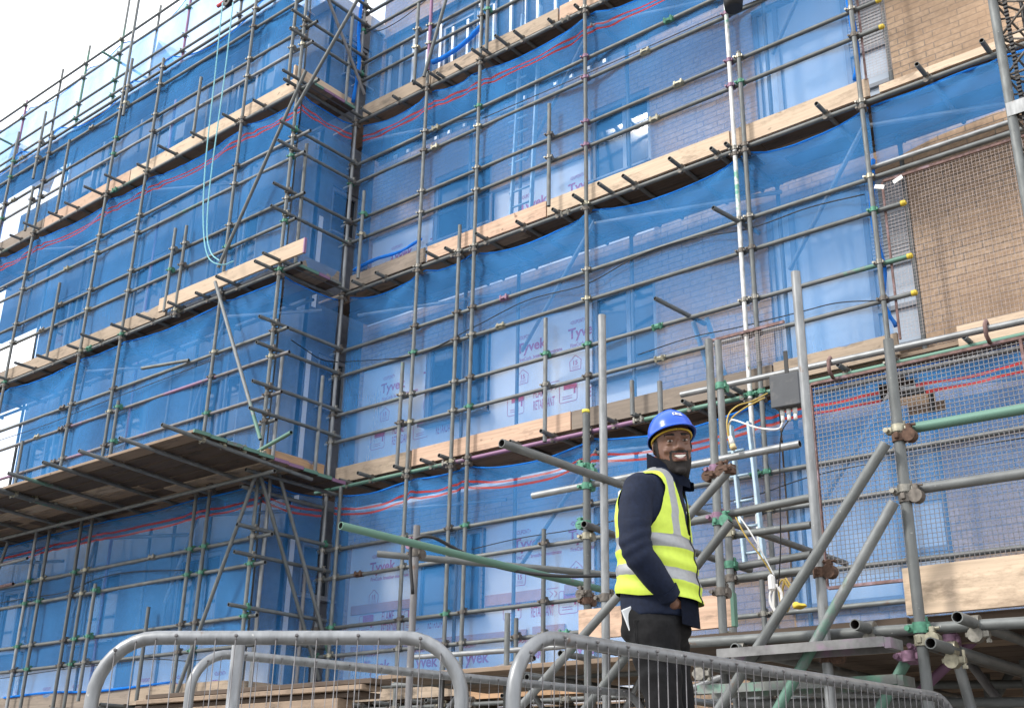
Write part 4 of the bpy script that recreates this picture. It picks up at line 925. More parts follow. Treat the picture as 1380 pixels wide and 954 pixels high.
def cable(label, pts, r, m, cat="cable", nm="cable"):
    o = path_obj(nm, spline(pts, 8), r, m, None, 7); tag(o, label, cat, "site cables"); return o
g0 = M @ Vector((-.045, 0, -.175))
cable("white cable looping from the junction box to the thin post", [g0, onY(1048, 578, 6.15), onY(1020, 576, 6.3), onY(990, 566, 6.5), onY(984, 568, 6.6)], .006, WHITEC)
cable("yellow cable rising from the hanging plug to the boards", [onY(983, 600, 6.6), onY(980, 565, 6.6), onY(992, 548, 6.7), onY(1015, 540, 6.9), onY(1034, 530, 7.2)], .0055, YELC)
cable("second yellow cable beside the first, below the junction box", [onY(984, 604, 6.62), onY(983, 570, 6.62), onY(1000, 552, 6.7), onY(1030, 536, 7.0)], .0055, YELC)
cable("thin black cable hanging straight down from the junction box", [M @ Vector((-.01, 0, -.17)), onY(1052, 590, 6.15), onY(1051, 660, 6.2), onY(1052, 735, 6.25), onY(1049, 790, 6.3)], .004, BLACKC)
cable("thick black cable slung from the green tube to the worker's back", [onY(556, 800, 5.75), onY(553, 745, 5.75), onY(560, 727, 5.75), onY(580, 723, 5.8), onY(610, 737, 5.95), onY(650, 757, 6.1), onY(700, 770, 6.25), onY(760, 776, 6.4), onY(850, 775, 6.6), onY(930, 778, 6.7)], .0125, BLACKC)
PLUGE = mat("cream_plastic", (.62, .50, .28), .5, var=.05)
pg = empty("plug", onY(987, 600, 6.6), "white and yellow plug hanging by the green collared post", "plug")
a_, b_ = onY(984, 588, 6.58), onY(987, 599, 6.58); bm = bmesh.new(); bm_cyl(bm, a_, b_, .013, 10, r2=.018); obj("plug_body", mesh_from(bm, "plug_body", WHITE), None, pg)
bm = bmesh.new(); bm_cyl(bm, b_, onY(989, 605, 6.58), .019, 10, r2=.022); obj("plug_end", mesh_from(bm, "plug_end", PLUGE), None, pg)
coil = []
c = onY(1046, 794, 6.5)
for i in range(60):
    t = i / 59 * 4 * 2 * math.pi; coil.append(c + Vector((math.cos(t) * (.035 + .006 * math.sin(i)), .02 * math.sin(t * .5), -.06 + math.sin(t) * (.085 + .008 * math.cos(i * 1.7)))))
o = path_obj("cable_coil", coil, .005, WHITEC); tag(o, "coiled white cable hung from the lower tube behind the brace", "cable coil")
coil2 = [p + Vector((.045, .03, .03 + .01 * math.sin(i))) for i, p in enumerate(coil[:40])]
o = path_obj("cable_coil", coil2, .0055, YELC); tag(o, "coiled yellow cable hung behind the white coil", "cable coil")
for lab, pts, m in (("white cord running down from the clamp to the coils", ((992, 690), (1010, 715), (1030, 750), (1043, 775)), WHITEC), ("yellow cord running down from the clamp to the coils", ((990, 694), (1005, 722), (1024, 748), (1040, 772)), YELC)):
    cable(lab, [onY(*p, 6.3) for p in pts], .005, m)
bm = bmesh.new(); p = onY(1040, 785, 6.4); bm_box(bm, (-.02, -.02, -.05), (.02, .02, .05), bevel=.012); o = obj("cable_socket", mesh_from(bm, "cable_socket", WHITE), T(p)); tag(o, "small white socket hanging beside the coiled cables", "socket")
bm = bmesh.new(); bmesh.ops.create_icosphere(bm, subdivisions=3, radius=.035)
for v in bm.verts: v.co = Vector((v.co.x * 1.2, v.co.y * .8, v.co.z * .55)) + Vector((0, 0, .02)) * noise.noise(v.co * 30) + v.normal * .02 * noise.noise(v.co * 22)
o = obj("yellow_bag", smooth(mesh_from(bm, "yellow_bag", YELLOW), 80), T(onY(1076, 816, 5.75))); tag(o, "crumpled yellow bag lying on the gantry boards", "bag")
for lab, pts, Y, r in (("thin dark cable drooping across the second lift net of the main facade", [(460, 488), (560, 478), (640, 440), (710, 405), (790, 383), (860, 345), (930, 322), (1010, 308), (1090, 280), (1165, 262)], 10.02, .007),
                       ("thin dark cable running along the lowest lift of the main facade", [(635, 740), (700, 725), (780, 712), (880, 690), (1000, 672), (1100, 640), (1240, 612), (1380, 590)], 10.02, .006),
                       ("thin dark cable drooping across the wing's second lift net", [(0, 593), (60, 573), (110, 553), (170, 530), (230, 507), (290, 484)], 8.86, .006),
                       ("thin dark cable rising along the wing's lowest lift net", [(0, 812), (40, 805), (90, 797), (130, 780), (180, 770), (250, 768)], 8.86, .008),
                       ("thin dark cable along the foot of the wing's lowest net", [(0, 914), (60, 905), (120, 897), (200, 888), (260, 890), (300, 880)], 8.87, .006),
                       ("thin dark cable along the third lift net of the main facade", [(650, 160), (720, 130), (790, 100), (870, 65), (960, 25), (1035, -5)], 10.02, .006),
                       ("dark cable drooping across the fourth lift net by the inner corner", [(490, 38), (510, 42), (535, 30), (560, 12), (585, -8)], 10.02, .007),
                       ("thin dark cable crossing the large window of the second lift", [(860, 478), (930, 455), (1000, 440), (1080, 420), (1130, 408), (1190, 405)], 10.03, .006)):
    cable(lab, [onY(*p, Y) for p in pts], r, BLACKC)
cable("dark cable slung across the return of the wing's second lift", [onX(392, 458, -11.54), onX(410, 470, -11.54), onX(432, 484, -11.54), onX(455, 488, -11.54)], .008, BLACKC)

# ------------------------------------------------------------------ ladders, ropes, hoist
def ladder(label, foot, top, w, m, n=None, wd=Vector((1, 0, 0))):
    foot, top = Vector(foot), Vector(top); d = (top - foot).normalized(); L = (top - foot).length
    e = empty("ladder", foot, label, "ladder", "ladders between the lifts")
    nn = d.cross(wd).normalized()
    for s in (-1, 1):
        bm = bmesh.new(); M = Matrix(((wd.x, nn.x, d.x, 0), (wd.y, nn.y, d.y, 0), (wd.z, nn.z, d.z, 0), (0, 0, 0, 1)))
        bm_box(bm, (-.015, -.035, 0), (.015, .035, L), bevel=.005); obj("stile", mesh_from(bm, "stile", m), T(foot + wd * (s * w / 2)) @ M, e)
    bm = bmesh.new(); bm_cyl(bm, wd * (-w / 2), wd * (w / 2), .014, 8); rm = mesh_from(bm, "rung", m)
    for i in range(int(L / .26)): obj("rung", rm, T(foot + d * (.15 + .26 * i)), e)
W8 = Vector((1, 0, 0))
ladder("pale aluminium ladder leaning behind the third lift net, above the orange toe board", (-8.45, 10.2, 6.98), (-9.05, 10.75, 10.9), .34, BLUEP)
ladder("blue ladder leaning at the brick wall of the second lift", onY(985, 560, 10.75), onY(938, 432, 10.25), .17, BLUEP)
ladder("pale blue ladder rising beside the hanging plug on the lowest lift", onY(1018, 765, 9.7), onY(985, 575, 9.75), .20, BLUEP)
gw = empty("gin_wheel", onY(307, 3, 8.35), "black and red gin wheel hanging at the top edge above the rope loops", "gin wheel")
c = onY(307, 2, 8.35); bm = bmesh.new(); bm_cyl(bm, c + Vector((0, -.03, 0)), c + Vector((0, .03, 0)), .10, 18); bm_box(bm, c + Vector((-.02, -.05, -.03)), c + Vector((.02, .05, .2)), bevel=.006); obj("wheel", mesh_from(bm, "wheel", BLACKC), None, gw)
bm = bmesh.new(); bm_cyl(bm, c + Vector((-.26, 0, .03)), c + Vector((.2, 0, .03)), .03, 10); obj("arm", mesh_from(bm, "arm", RED), None, gw)
o = path_obj("hoist_rope", spline([onY(300, 4, 8.3), onY(290, 100, 8.3), onY(277, 220, 8.3), onY(274, 300, 8.3), onY(280, 345, 8.3), onY(298, 357, 8.35), onY(315, 352, 8.6)], 8), .010, ROPE); tag(o, "pale cyan hoist rope ending in a loop, left of the pair", "rope", "hoist ropes")
o = path_obj("hoist_rope", spline([onY(314, 4, 8.32), onY(303, 100, 8.32), onY(284, 240, 8.32), onY(279, 310, 8.32), onY(284, 340, 8.3), onY(296, 352, 8.3)], 8), .010, ROPE); tag(o, "pale cyan hoist rope hanging on the right of the pair", "rope", "hoist ropes")

# ------------------------------------------------------------------ lattice mast at the right edge
lm = empty("lattice_mast", (-1.5, 6.9, GZ), "dark lattice hoist mast standing at the right edge of the picture", "mast")
pA = onY(1343, 0, 6.9); pB = onY(1374, 250, 6.9)
ax, ay = (pA.x + pB.x) / 2, 6.9
for (dx, dy, r) in ((0, 0, .032), (.16, .05, .013), (.32, 0, .032), (.16, .3, .032)):
    tube("chord", (ax + dx, ay + dy, GZ), (ax + dx, ay + dy, 7.2), STEEL if r > .02 else BLACKC, lm, r)
bm = bmesh.new(); z = GZ + .1
while z < 7.0:
    for (a_, b_) in (((0, 0), (.32, 0)), ((.32, 0), (.16, .3)), ((.16, .3), (0, 0))):
        bm_cyl(bm, (ax + a_[0], ay + a_[1], z), (ax + b_[0], ay + b_[1], z), .009, 6); bm_cyl(bm, (ax + a_[0], ay + a_[1], z), (ax + b_[0], ay + b_[1], z + .30), .009, 6)
        bm_cyl(bm, (ax + a_[0], ay + a_[1], z + .30), (ax + b_[0], ay + b_[1], z + .15), .007, 6)
    z += .30
obj("lacing", mesh_from(bm, "lacing", CP_DK), None, lm)
bm = bmesh.new()
for i in range(170): bm_box(bm, (ax + .06, ay - .012, 2.0 + i * .03), (ax + .085, ay + .012, 2.014 + i * .03))
obj("rack", mesh_from(bm, "rack", BLACKC), None, lm)
box("tie_plate", (ax - .02, ay - .035, 4.2), (ax + .34, ay - .033, 4.3), STEEL_L, lm, 0)
for i, (x, y, lab) in enumerate(((1185, 252, "white paper tag flapping on the right standard, left of two"), (1210, 242, "white paper tag hanging on the twin handrails, right of two"))):
    bm = bmesh.new(); bm_box(bm, (-.05, -.003, -.02), (.05, .003, .022), Matrix.Rotation(RAD(-20 if i else 22), 4, 'Y')); o = obj("paper_tag", mesh_from(bm, "paper_tag", WHITE), T(onY(x, y, 9.93))); tag(o, lab, "tag", "paper tags")
bm = bmesh.new(); bm_box(bm, (-.03, -.006, -.22), (.03, .006, .22), bevel=.01); o = obj("white_panel", mesh_from(bm, "white_panel", WHITE), T(onY(839, 702, 6.45))); tag(o, "narrow white panel just behind the worker's shoulder", "panel")
ofc = onY(985, 3, 9.75)
bm = bmesh.new(); bm_cyl(bm, ofc + Vector((0, .06, -.06)), ofc + Vector((0, .06, .12)), .10, 16, r2=.12); o = obj("hanging_bucket", mesh_from(bm, "hanging_bucket", BLACKC)); tag(o, "dark bucket hanging at the top edge behind the white-green standard", "bucket")

# ------------------------------------------------------------------ barriers
def barrier(label, PL, PR, ztop, zbot, r, nw, rad=.16, wy=0, feet=True):
    PL, PR = Vector((PL.x, PL.y, 0)), Vector((PR.x, PR.y, 0)); d = (PR - PL); L = d.length; d.normalize()
    e = empty("crowd_barrier", (PL.x, PL.y, zbot), label, "barrier", "steel crowd barriers along the front")
    P = lambda u, z: PL + d * u + Vector((0, 0, z))
    pts = [P(0, zbot)]
    pts += [P(0, ztop - rad - .3)]
    for i in range(9): a = math.pi - i / 8 * math.pi / 2; pts.append(P(rad + rad * math.cos(a), ztop - rad + rad * math.sin(a)))
    for i in range(1, 6): pts.append(P(rad + (L - 2 * rad) * i / 6, ztop))
    for i in range(9): a = math.pi / 2 - i / 8 * math.pi / 2; pts.append(P(L - rad + rad * math.cos(a), ztop - rad + rad * math.sin(a)))
    pts += [P(L, ztop - rad - .3), P(L, zbot)]
    bm = bmesh.new(); bm_path(bm, pts, r, 14); bmesh.ops.recalc_face_normals(bm, faces=bm.faces)
    obj("tube_frame", mesh_from(bm, "tube_frame", BARR), None, e)
    path_obj("bottom_rail", [P(r, zbot + .22), P(L - r, zbot + .22)], r * .8, BARR, e)
    n = Vector((d.y, -d.x, 0)); bm = bmesh.new()
    for i in range(1, nw):
        u = L * i / nw; zt = ztop
        if u < rad: zt = ztop - rad + math.sqrt(max(0, rad * rad - (rad - u) ** 2))
        if u > L - rad: zt = ztop - rad + math.sqrt(max(0, rad * rad - (u - L + rad) ** 2))
        o_ = n * (r + .002); bm_cyl(bm, P(u, zbot + .21) + n * (r * .8), P(u, zt - .01) + o_, .0017, 6); bm_cyl(bm, P(u, zt - .01) + o_, P(u, zt + r * .7) + n * (r * .55), .0017, 6)
        if i % 3 == 1: bmesh.ops.create_icosphere(bm, subdivisions=1, radius=.006, matrix=T(P(u, zt + .004) + o_))
    obj("wire_infill", mesh_from(bm, "wire_infill", WIRE), None, e)
    if feet:
        for u in (.12, L - .12):
            bm = bmesh.new(); bm_box(bm, P(u, zbot + .002) - n * .25 - d * .02, P(u, zbot + .012) + n * .25 + d * .02) if abs(d.x) > .99 else bm_cyl(bm, P(u, zbot + .02) - n * .28, P(u, zbot + .02) + n * .28, .018, 8)
            obj("foot", mesh_from(bm, "foot", BARR), None, e)
    return e, P, L
e1, P_, L_ = barrier("nearest steel crowd barrier, broad rounded frame left of centre", onZ(136, 859, .45), onZ(625, 859, .45), .45, GZ + .005, .0205, 18, .175)
bm = bmesh.new(); q = onZ(301, 872, .43); bm_cyl(bm, (q.x + .02, q.y + .04, GZ), (q.x + .02, q.y + .04, .445), .02, 12); obj("middle_leg", mesh_from(bm, "middle_leg", BARR), None, e1)
bm = bmesh.new(); bm_box(bm, (q.x - .002, q.y + .015, .19), (q.x + .02, q.y + .021, .25)); obj("rust_plate", mesh_from(bm, "rust_plate", RUST), None, e1)
barrier("steel crowd barrier in front of the worker, running back to the right", onZ(693, 851, .45), onZ(1285, 942, .45), .45, GZ + .005, .0205, 56, .17)
za = atS(345, 884, 300).z
barrier("steel crowd barrier half hidden behind the two nearer ones", onZ(262, 877, za), onZ(868, 936, za), za, -.23 if za > .6 else GZ + .005, .021, 46, .17)
box("timber_block", (onZ(160, 952, .33).x - .55, onZ(160, 952, .33).y - .02, .05), (onZ(160, 952, .33).x + .5, onZ(160, 952, .33).y + .04, .33), OLDW) if False else None

# ------------------------------------------------------------------ the worker
PX, PY, PZ = -2.588, 4.112, -.23
PMAT = Matrix(((_r.x, -_f.x, 0, PX), (_r.y, -_f.y, 0, PY), (0, 0, 1, PZ), (0, 0, 0, 1)))   # local: u to the right, t towards the street, w up
pe = bpy.data.objects.new("person", None); pe.empty_display_size = .2; put(pe, PMAT)
tag(pe, "smiling bearded worker in blue hard hat and yellow vest, hand in his pocket", "person")
SKIN = mat("dark_skin", (.14, .067, .042), .5, var=.10, scale=30, spec=.45); HAIR = mat("black_beard_hair", (.012, .009, .008), .75, var=.5, scale=160)
LIP = mat("lip", (.20, .075, .065), .4, var=.1); TEETH = mat("teeth", (.74, .71, .66), .3, var=.04); EYEW = mat("eye_white", (.36, .31, .28), .25, var=.04); IRIS = mat("dark_iris", (.012, .008, .006), .15)
NAVY = mat("navy_softshell", (.0065, .0115, .029), .8, var=.25, scale=60, bump=.1, spec=.25); BLACKT = mat("black_trousers", (.009, .009, .010), .85, var=.3, scale=50, bump=.15, spec=.2)
HIVIS = mat("yellow_hi_vis", (.54, .68, .075), .6, var=.06, scale=40, bump=.08); REFL = mat("grey_reflective_tape", (.30, .31, .32), .45, .2, .08, 60)
HATB = mat("blue_hard_hat", (.010, .085, .55), .28, var=.06, scale=6, spec=.55); HBAND = mat("yellow_headband", (.62, .42, .05), .5, var=.1); STK = mat("white_sticker", (.78, .80, .82), .4, var=.03); STKB = mat("sticker_print", (.03, .08, .35), .5)
Fd, Rd, Wd = Vector((.906, .423, 0)), Vector((-.423, .906, 0)), Vector((0, 0, 1))
def loft(bm, secs, n=40, pw=2.0):
    """secs: (centre, halfF, halfR, F, R); closed tube with rounded section."""
    rings = []
    for s in secs:
        c, hf, hr = Vector(s[0]), s[1], s[2]; F = s[3] if len(s) > 3 else Fd; R_ = s[4] if len(s) > 4 else Rd
        ring = []
        for i in range(n):
            a = 2 * math.pi * i / n; ca, sa = math.cos(a), math.sin(a)
            ring.append(bm.verts.new(c + F * (hf * math.copysign(abs(ca) ** (2 / pw), ca)) + R_ * (hr * math.copysign(abs(sa) ** (2 / pw), sa))))
        rings.append(ring)
    for A_, B_ in zip(rings, rings[1:]):
        for i in range(n): bm.faces.new((A_[i], A_[(i + 1) % n], B_[(i + 1) % n], B_[i]))
    bm.faces.new(rings[0][::-1]); bm.faces.new(rings[-1])
    return rings
def limb(bm, pts, n=16, sub=5):
    P = spline([p[0] for p in pts], sub); rr = []
    for i in range(len(pts) - 1):
        for k in range(sub): rr.append(pts[i][1] + (pts[i + 1][1] - pts[i][1]) * k / sub)
    rr.append(pts[-1][1])
    P = [P[0] + (P[0] - P[1]).normalized() * rr[0] * .55] + P + [P[-1] + (P[-1] - P[-2]).normalized() * rr[-1] * .55]; rr = [rr[0] * .55] + rr + [rr[-1] * .55]
    bm_path(bm, P, rr, n)
def blob(bm, c, F, R_, U_, a, b, h, n=3):
    M = Matrix(((F.x * a, R_.x * b, U_.x * h, c.x), (F.y * a, R_.y * b, U_.y * h, c.y), (F.z * a, R_.z * b, U_.z * h, c.z), (0, 0, 0, 1)))
    bmesh.ops.create_icosphere(bm, subdivisions=n, radius=1, matrix=M)
def remesh(bm, vox, it=6, fac=.5):
    bmesh.ops.recalc_face_normals(bm, faces=bm.faces)
    me = bpy.data.meshes.new("tmp"); bm.to_mesh(me); bm.free(); o = bpy.data.objects.new("tmp", me); COL.objects.link(o)
    m = o.modifiers.new("r", 'REMESH'); m.mode = 'VOXEL'; m.voxel_size = vox
    s = o.modifiers.new("s", 'SMOOTH'); s.factor = fac; s.iterations = it
    dg = bpy.context.evaluated_depsgraph_get(); res = bpy.data.meshes.new_from_object(o.evaluated_get(dg))
    bpy.data.objects.remove(o); bpy.data.meshes.remove(me)
    for p in res.polygons: p.use_smooth = True
    return res
def pobj(name, me, m, parent=None):
    me.materials.clear(); me.materials.append(m)
    return obj(name, me, PMAT, parent or pe)
TOR = [(.90, -.035, .135, .165), (.96, -.03, .148, .178), (1.03, -.028, .155, .180), (1.10, -.03, .152, .182), (1.18, -.032, .148, .186), (1.27, -.036, .145, .195), (1.36, -.042, .143, .203), (1.43, -.042, .136, .206),
       (1.485, -.036, .122, .200), (1.525, -.024, .104, .178), (1.552, -.010, .088, .145), (1.575, .004, .076, .108), (1.60, .016, .064, .075)]
def torso_secs(grow=0, z0=0, lift=0):
    return [(Vector((cu, 0, w + (lift if w > 1.5 else 0))), hf + grow, hr + grow) for (w, cu, hf, hr) in TOR if w >= z0]
ARM_N = [((-.108, .145, 1.495), .072), ((-.134, .185, 1.39), .072), ((-.146, .220, 1.27), .067), ((-.130, .235, 1.185), .064), ((-.068, .212, 1.10), .056), ((-.008, .168, 1.035), .047)]
ARM_F = [((.030, -.150, 1.500), .070), ((.030, -.200, 1.39), .070), ((.030, -.235, 1.26), .064), ((.045, -.240, 1.18), .060), ((.060, -.190, 1.09), .048), ((.062, -.140, 1.035), .042)]
# --- head frame
tilt = Matrix.Rotation(RAD(-7), 3, Vector((.12, .99, 0))) 
HF = Vector((.12, .99, -.19)).normalized(); HR = Vector((-.993, .12, 0)); HU = HF.cross(HR).normalized() * -1
if HU.z < 0: HU = -HU
HF, HR, HU = tilt @ HF, tilt @ HR, tilt @ HU
if HU.x > 0: 
    t2 = Matrix.Rotation(RAD(14), 3, Vector((.12, .99, 0))); HF, HR, HU = t2 @ HF, t2 @ HR, t2 @ HU
H0 = Vector((.060, .005, 1.580)); HS = 1.03
def hp3(f, r, h): return H0 + (HF * f + HR * r + HU * h) * HS
def head_loft(bm):
    prof = [(-.03, .040, -.060, .050), (-.018, .052, -.066, .057), (-.004, .080, -.066, .052), (.006, .090, -.07, .056), (.022, .096, -.076, .0605), (.045, .0965, -.084, .0655), (.070, .0965, -.091, .069),
            (.092, .0955, -.097, .0715), (.112, .0935, -.101, .0735), (.135, .0895, -.104, .0745), (.158, .0935, -.105, .0755), (.180, .092, -.104, .0755), (.205, .083, -.098, .0725), (.228, .063, -.080, .060), (.245, .034, -.048, .038), (.252, .010, -.016, .013)]
    secs = []
    for (h, fr_, bk, hw) in prof:
        c = (fr_ + bk) / 2; secs.append((hp3(c, 0, h), (fr_ - bk) / 2 * HS, hw * HS, HF, HR))
    loft(bm, secs, 48, 2.25)
    # features
    blob(bm, hp3(.101, 0, .108), HF, HR, HU, .016, .0150, .0105); blob(bm, hp3(.099, 0, .125), HF, HR, (HU - HF * .35).normalized(), .010, .009, .026)
    for s in (-1, 1):
        blob(bm, hp3(.097, s * .0145, .104), HF, HR, HU, .010, .009, .008); blob(bm, hp3(.071, s * .040, .099), HF, HR, HU, .017, .022, .017)
        blob(bm, hp3(.088, s * .031, .158), HF, HR, HU, .010, .026, .0085); blob(bm, hp3(-.012, s * .077, .118), (HF + HR * s * .5).normalized(), (HR * s - HF * .5).normalized(), HU, .020, .007, .031)
        blob(bm, hp3(.084, s * .032, .1475), HF, HR, HU, .008, .018, .0055); blob(bm, hp3(.083, s * .032, .1285), HF, HR, HU, .008, .017, .005)
    blob(bm, hp3(.091, 0, .012), HF, HR, HU, .014, .024, .016)
    blob(bm, hp3(.0975, 0, .058), HF, HR, HU, .0075, .026, .007); blob(bm, hp3(.0965, 0, .087), HF, HR, HU, .0075, .027, .0055)
    # neck into the torso
    limb(bm, [((.010, -.005, 1.50), .062), ((.022, -.004, 1.57), .060), (tuple(hp3(-.012, 0, .02)), .058)])
def hand(bm, wrist, d, side, back):
    """palm + five bent fingers sliding into the pocket"""
    d, side, back = d.normalized(), side.normalized(), back.normalized(); c = wrist
    limb(bm, [(tuple(c - d * .03), .029), (tuple(c), .028), (tuple(c + d * .03), .030)])
    blob(bm, c + d * .055, d, side, back, .050, .042, .017)
    for k, (o_, L, r) in enumerate(((-.030, .068, .0088), (-.010, .078, .0092), (.011, .073, .0090), (.030, .058, .0078))):
        b = c + d * .088 + side * o_; p1_ = b + d * (L * .45) - back * .006; p2_ = p1_ + d * (L * .33) - back * .014; p3_ = p2_ + d * (L * .2) - back * .012
        limb(bm, [(tuple(c + d * .05 + side * o_ * .9), r * 1.05), (tuple(b), r * 1.05), (tuple(p1_), r), (tuple(p2_), r * .92), (tuple(p3_), r * .8)], 10, 3)
    tb_ = c + d * .025 - side * .034
    limb(bm, [(tuple(c + d * .015 - side * .02), .014), (tuple(tb_), .0125), (tuple(tb_ + d * .030 - side * .018 - back * .004), .0115), (tuple(tb_ + d * .058 - side * .020 - back * .010), .0095)], 10, 3)
def legs(bm, g, foot=True):
    limb(bm, [((-.055, .085, .93), .108 + g), ((-.052, .092, .80), .096 + g), ((-.030, .098, .62), .077 + g), ((-.022, .098, .50), .068 + g), ((-.035, .10, .32), .062 + g), ((-.045, .10, .12), .052 + g)], 20)
    limb(bm, [((.000, -.085, .93), .108 + g), ((.015, -.090, .80), .096 + g), ((.042, -.098, .62), .077 + g), ((.055, -.10, .50), .068 + g), ((.045, -.10, .32), .062 + g), ((.035, -.10, .12), .052 + g)], 20)
    loft(bm, [(Vector((-.038, 0, .84)), .10 + g, .13 + g), (Vector((-.042, 0, .90)), .138 + g, .165 + g), (Vector((-.038, 0, .98)), .140 + g, .168 + g), (Vector((-.030, 0, 1.04)), .120 + g, .160 + g)], 32)
    blob(bm, Vector((-.115, .055, .935)), Fd, Rd, Wd, .078 + g, .09 + g, .095 + g); blob(bm, Vector((-.085, -.085, .935)), Fd, Rd, Wd, .078 + g, .09 + g, .095 + g)
# --- body
bm = bmesh.new(); head_loft(bm); loft(bm, torso_secs(-.025), 36)
for A_ in (ARM_N, ARM_F): limb(bm, [(p, max(.026, r - .025)) for p, r in A_])
hand(bm, Vector((.000, .158, 1.022)), Vector((.40, -.56, -.72)), Vector((.75, .2, .6)), Vector((.1, .95, -.1))); hand(bm, Vector((.062, -.135, 1.02)), Vector((.1, .35, -.9)), Vector((.75, .1, .6)), Vector((.1, -.95, -.1)))
legs(bm, -.02)
for (x, y) in ((-.03, .10), (.05, -.10)): blob(bm, Vector((x + .04, y + .02, .05)), Fd, Rd, Wd, .12, .045, .045)
body = pobj("body", remesh(bm, .005, 4, .5), SKIN)
# --- beard, brows, eyes, mouth
inv = lambda p: (lambda q: (q.dot(HF) / HS, q.dot(HR) / HS, q.dot(HU) / HS))(p - H0)
def skin_shell(name, test, off, m):
    src = body.data; bm = bmesh.new(); bm.from_mesh(src)
    kill = [f for f in bm.faces if not test(*inv(f.calc_center_median()))]
    bmesh.ops.delete(bm, geom=kill, context='FACES'); bmesh.ops.delete(bm, geom=[v for v in bm.verts if not v.link_faces], context='VERTS')
    for v in bm.verts: v.co += v.normal * (off * (.75 + .5 * noise.noise(v.co * 220)))
    for f in bm.faces: f.smooth = True
    me = bpy.data.meshes.new(name); bm.to_mesh(me); bm.free(); return pobj(name, me, m)
def beard_t(f, r, h):
    if h < -.045 or f < -.02 or abs(r) > .09: return False
    if abs(r) < .031 and .053 < h < .087 and f > .07: return False
    if h < .052 + .5 * max(0, abs(r) - .028) and f > -.005 and h > -.03: return f > .012 or h > .0
    if abs(r) < .036 and .085 <= h < .097 and f > .07: return True
    if .026 < abs(r) < .040 and h < .095 and f > .06: return True
    return f < .030 and f > .002 and h < .15 and abs(r) > .05
skin_shell("beard", beard_t, .002, HAIR)
for sg in (-1, 1): skin_shell("eyebrow", lambda f, r, h: f > .055 and .014 < r * sg < .050 and .1575 + .06 * (abs(r) - .014) < h < .1665 - .10 * max(0, abs(r) - .035), .0025, HAIR)
skin_shell("hair", lambda f, r, h: h > .125 and f < .02 and h < .26 and not (abs(r) > .071 and h < .15 and f > -.035) , .004, HAIR)
for s in (-1, 1):
    bm = bmesh.new(); blob(bm, hp3(.0865, s * .032, .138), HF, HR, HU, .0080, .0125, .0046); ey = pobj("eye", mesh_from(bm, "eye", EYEW), EYEW)
    bm = bmesh.new(); blob(bm, hp3(.0915, s * .032 + .0025, .1380), HF, HR, HU, .0042, .0056, .0050); pobj("iris", mesh_from(bm, "iris", IRIS), IRIS, ey)
def strip(name, pts, hh, tk, m):
    bm = bmesh.new(); n = len(pts); rows = []
    for (f, r, h, k) in pts: rows.append([bm.verts.new(hp3(f, r, h + hh * k)), bm.verts.new(hp3(f + tk, r, h + hh * k * .45)), bm.verts.new(hp3(f + tk, r, h - hh * k * .45)), bm.verts.new(hp3(f, r, h - hh * k))])
    for a_, b_ in zip(rows, rows[1:]):
        for i in range(3):
            bm.faces.new((a_[i], a_[i + 1], b_[i + 1], b_[i])).smooth = True
    bmesh.ops.recalc_face_normals(bm, faces=bm.faces); return pobj(name, mesh_from(bm, name, m), m)
def arc(fr_, hw, h, dip, n=13): return [(fr_ - .30 * (hw * (i / (n - 1) * 2 - 1)) ** 2 / .03, hw * (i / (n - 1) * 2 - 1), h + dip * (i / (n - 1) * 2 - 1) ** 2, max(.12, 1 - (i / (n - 1) * 2 - 1) ** 2)) for i in range(n)]
strip("teeth", arc(.1035, .0245, .0700, .006), .0074, .0025, TEETH); strip("upper_lip", arc(.1015, .030, .0805, .004), .005, .005, LIP); strip("lower_lip", arc(.1005, .028, .0590, .0085), .006, .0055, LIP)
# --- jacket
bm = bmesh.new(); loft(bm, torso_secs(0, .96), 44)
for A_ in (ARM_N, ARM_F): limb(bm, A_, 20)
loft(bm, [(Vector((-.010, 0, 1.50)), .098, .115), (Vector((.006, 0, 1.56)), .088, .096), (Vector((.018, 0, 1.60)), .080, .084)], 36)
me = remesh(bm, .008, 4, .5)
for v in me.vertices:                                    # soft folds across the sleeves and hem
    c = v.co; a = noise.noise(Vector((c.x * 9, c.y * 9, c.z * 16))) + .6 * math.sin(c.z * 70 + 9 * noise.noise(c * 6)) * (1 if (c.y > .17 and c.z < 1.32) else .25)
    v.co = c + v.normal * (.0035 * a)
jk = pobj("jacket", me, NAVY)
bm = bmesh.new(); n = 40; rows = []
for j in range(5):
    row = []; k = j / 4
    for i in range(n + 1):
        a = RAD(20) + (2 * math.pi - RAD(40)) * i / n; fr_ = math.cos(a); bk = max(0, -fr_); fw = max(0, fr_)
        rad_ = .080 + .006 * k + .046 * fw * (1 - k * .3); w = 1.545 + .02 * bk - .042 * fw + k * (.080 + .040 * bk) * (1 - .55 * fw) 
        row.append(bm.verts.new(Vector((.020 + .006 * k, 0, w)) + Fd * (math.cos(a) * rad_) + Rd * (math.sin(a) * (.083 + .004 * k))))
    rows.append(row)
for a_, b_ in zip(rows, rows[1:]):
    for i in range(n): bm.faces.new((a_[i], a_[i + 1], b_[i + 1], b_[i]))
bmesh.ops.solidify(bm, geom=bm.faces[:], thickness=.009)
bmesh.ops.recalc_face_normals(bm, faces=bm.faces)
pobj("collar", smooth(mesh_from(bm, "collar", NAVY), 60), NAVY, jk)
bm = bmesh.new()
pts = [Vector(p) for p in ((-.024, .184, 1.058), (-.006, .166, 1.030))]; bm_cyl(bm, pts[0], pts[1], .0515, 20, r2=.049); pobj("cuff", smooth(mesh_from(bm, "cuff", NAVY), 50), NAVY, jk)
bm = bmesh.new(); n = 22; rows = []
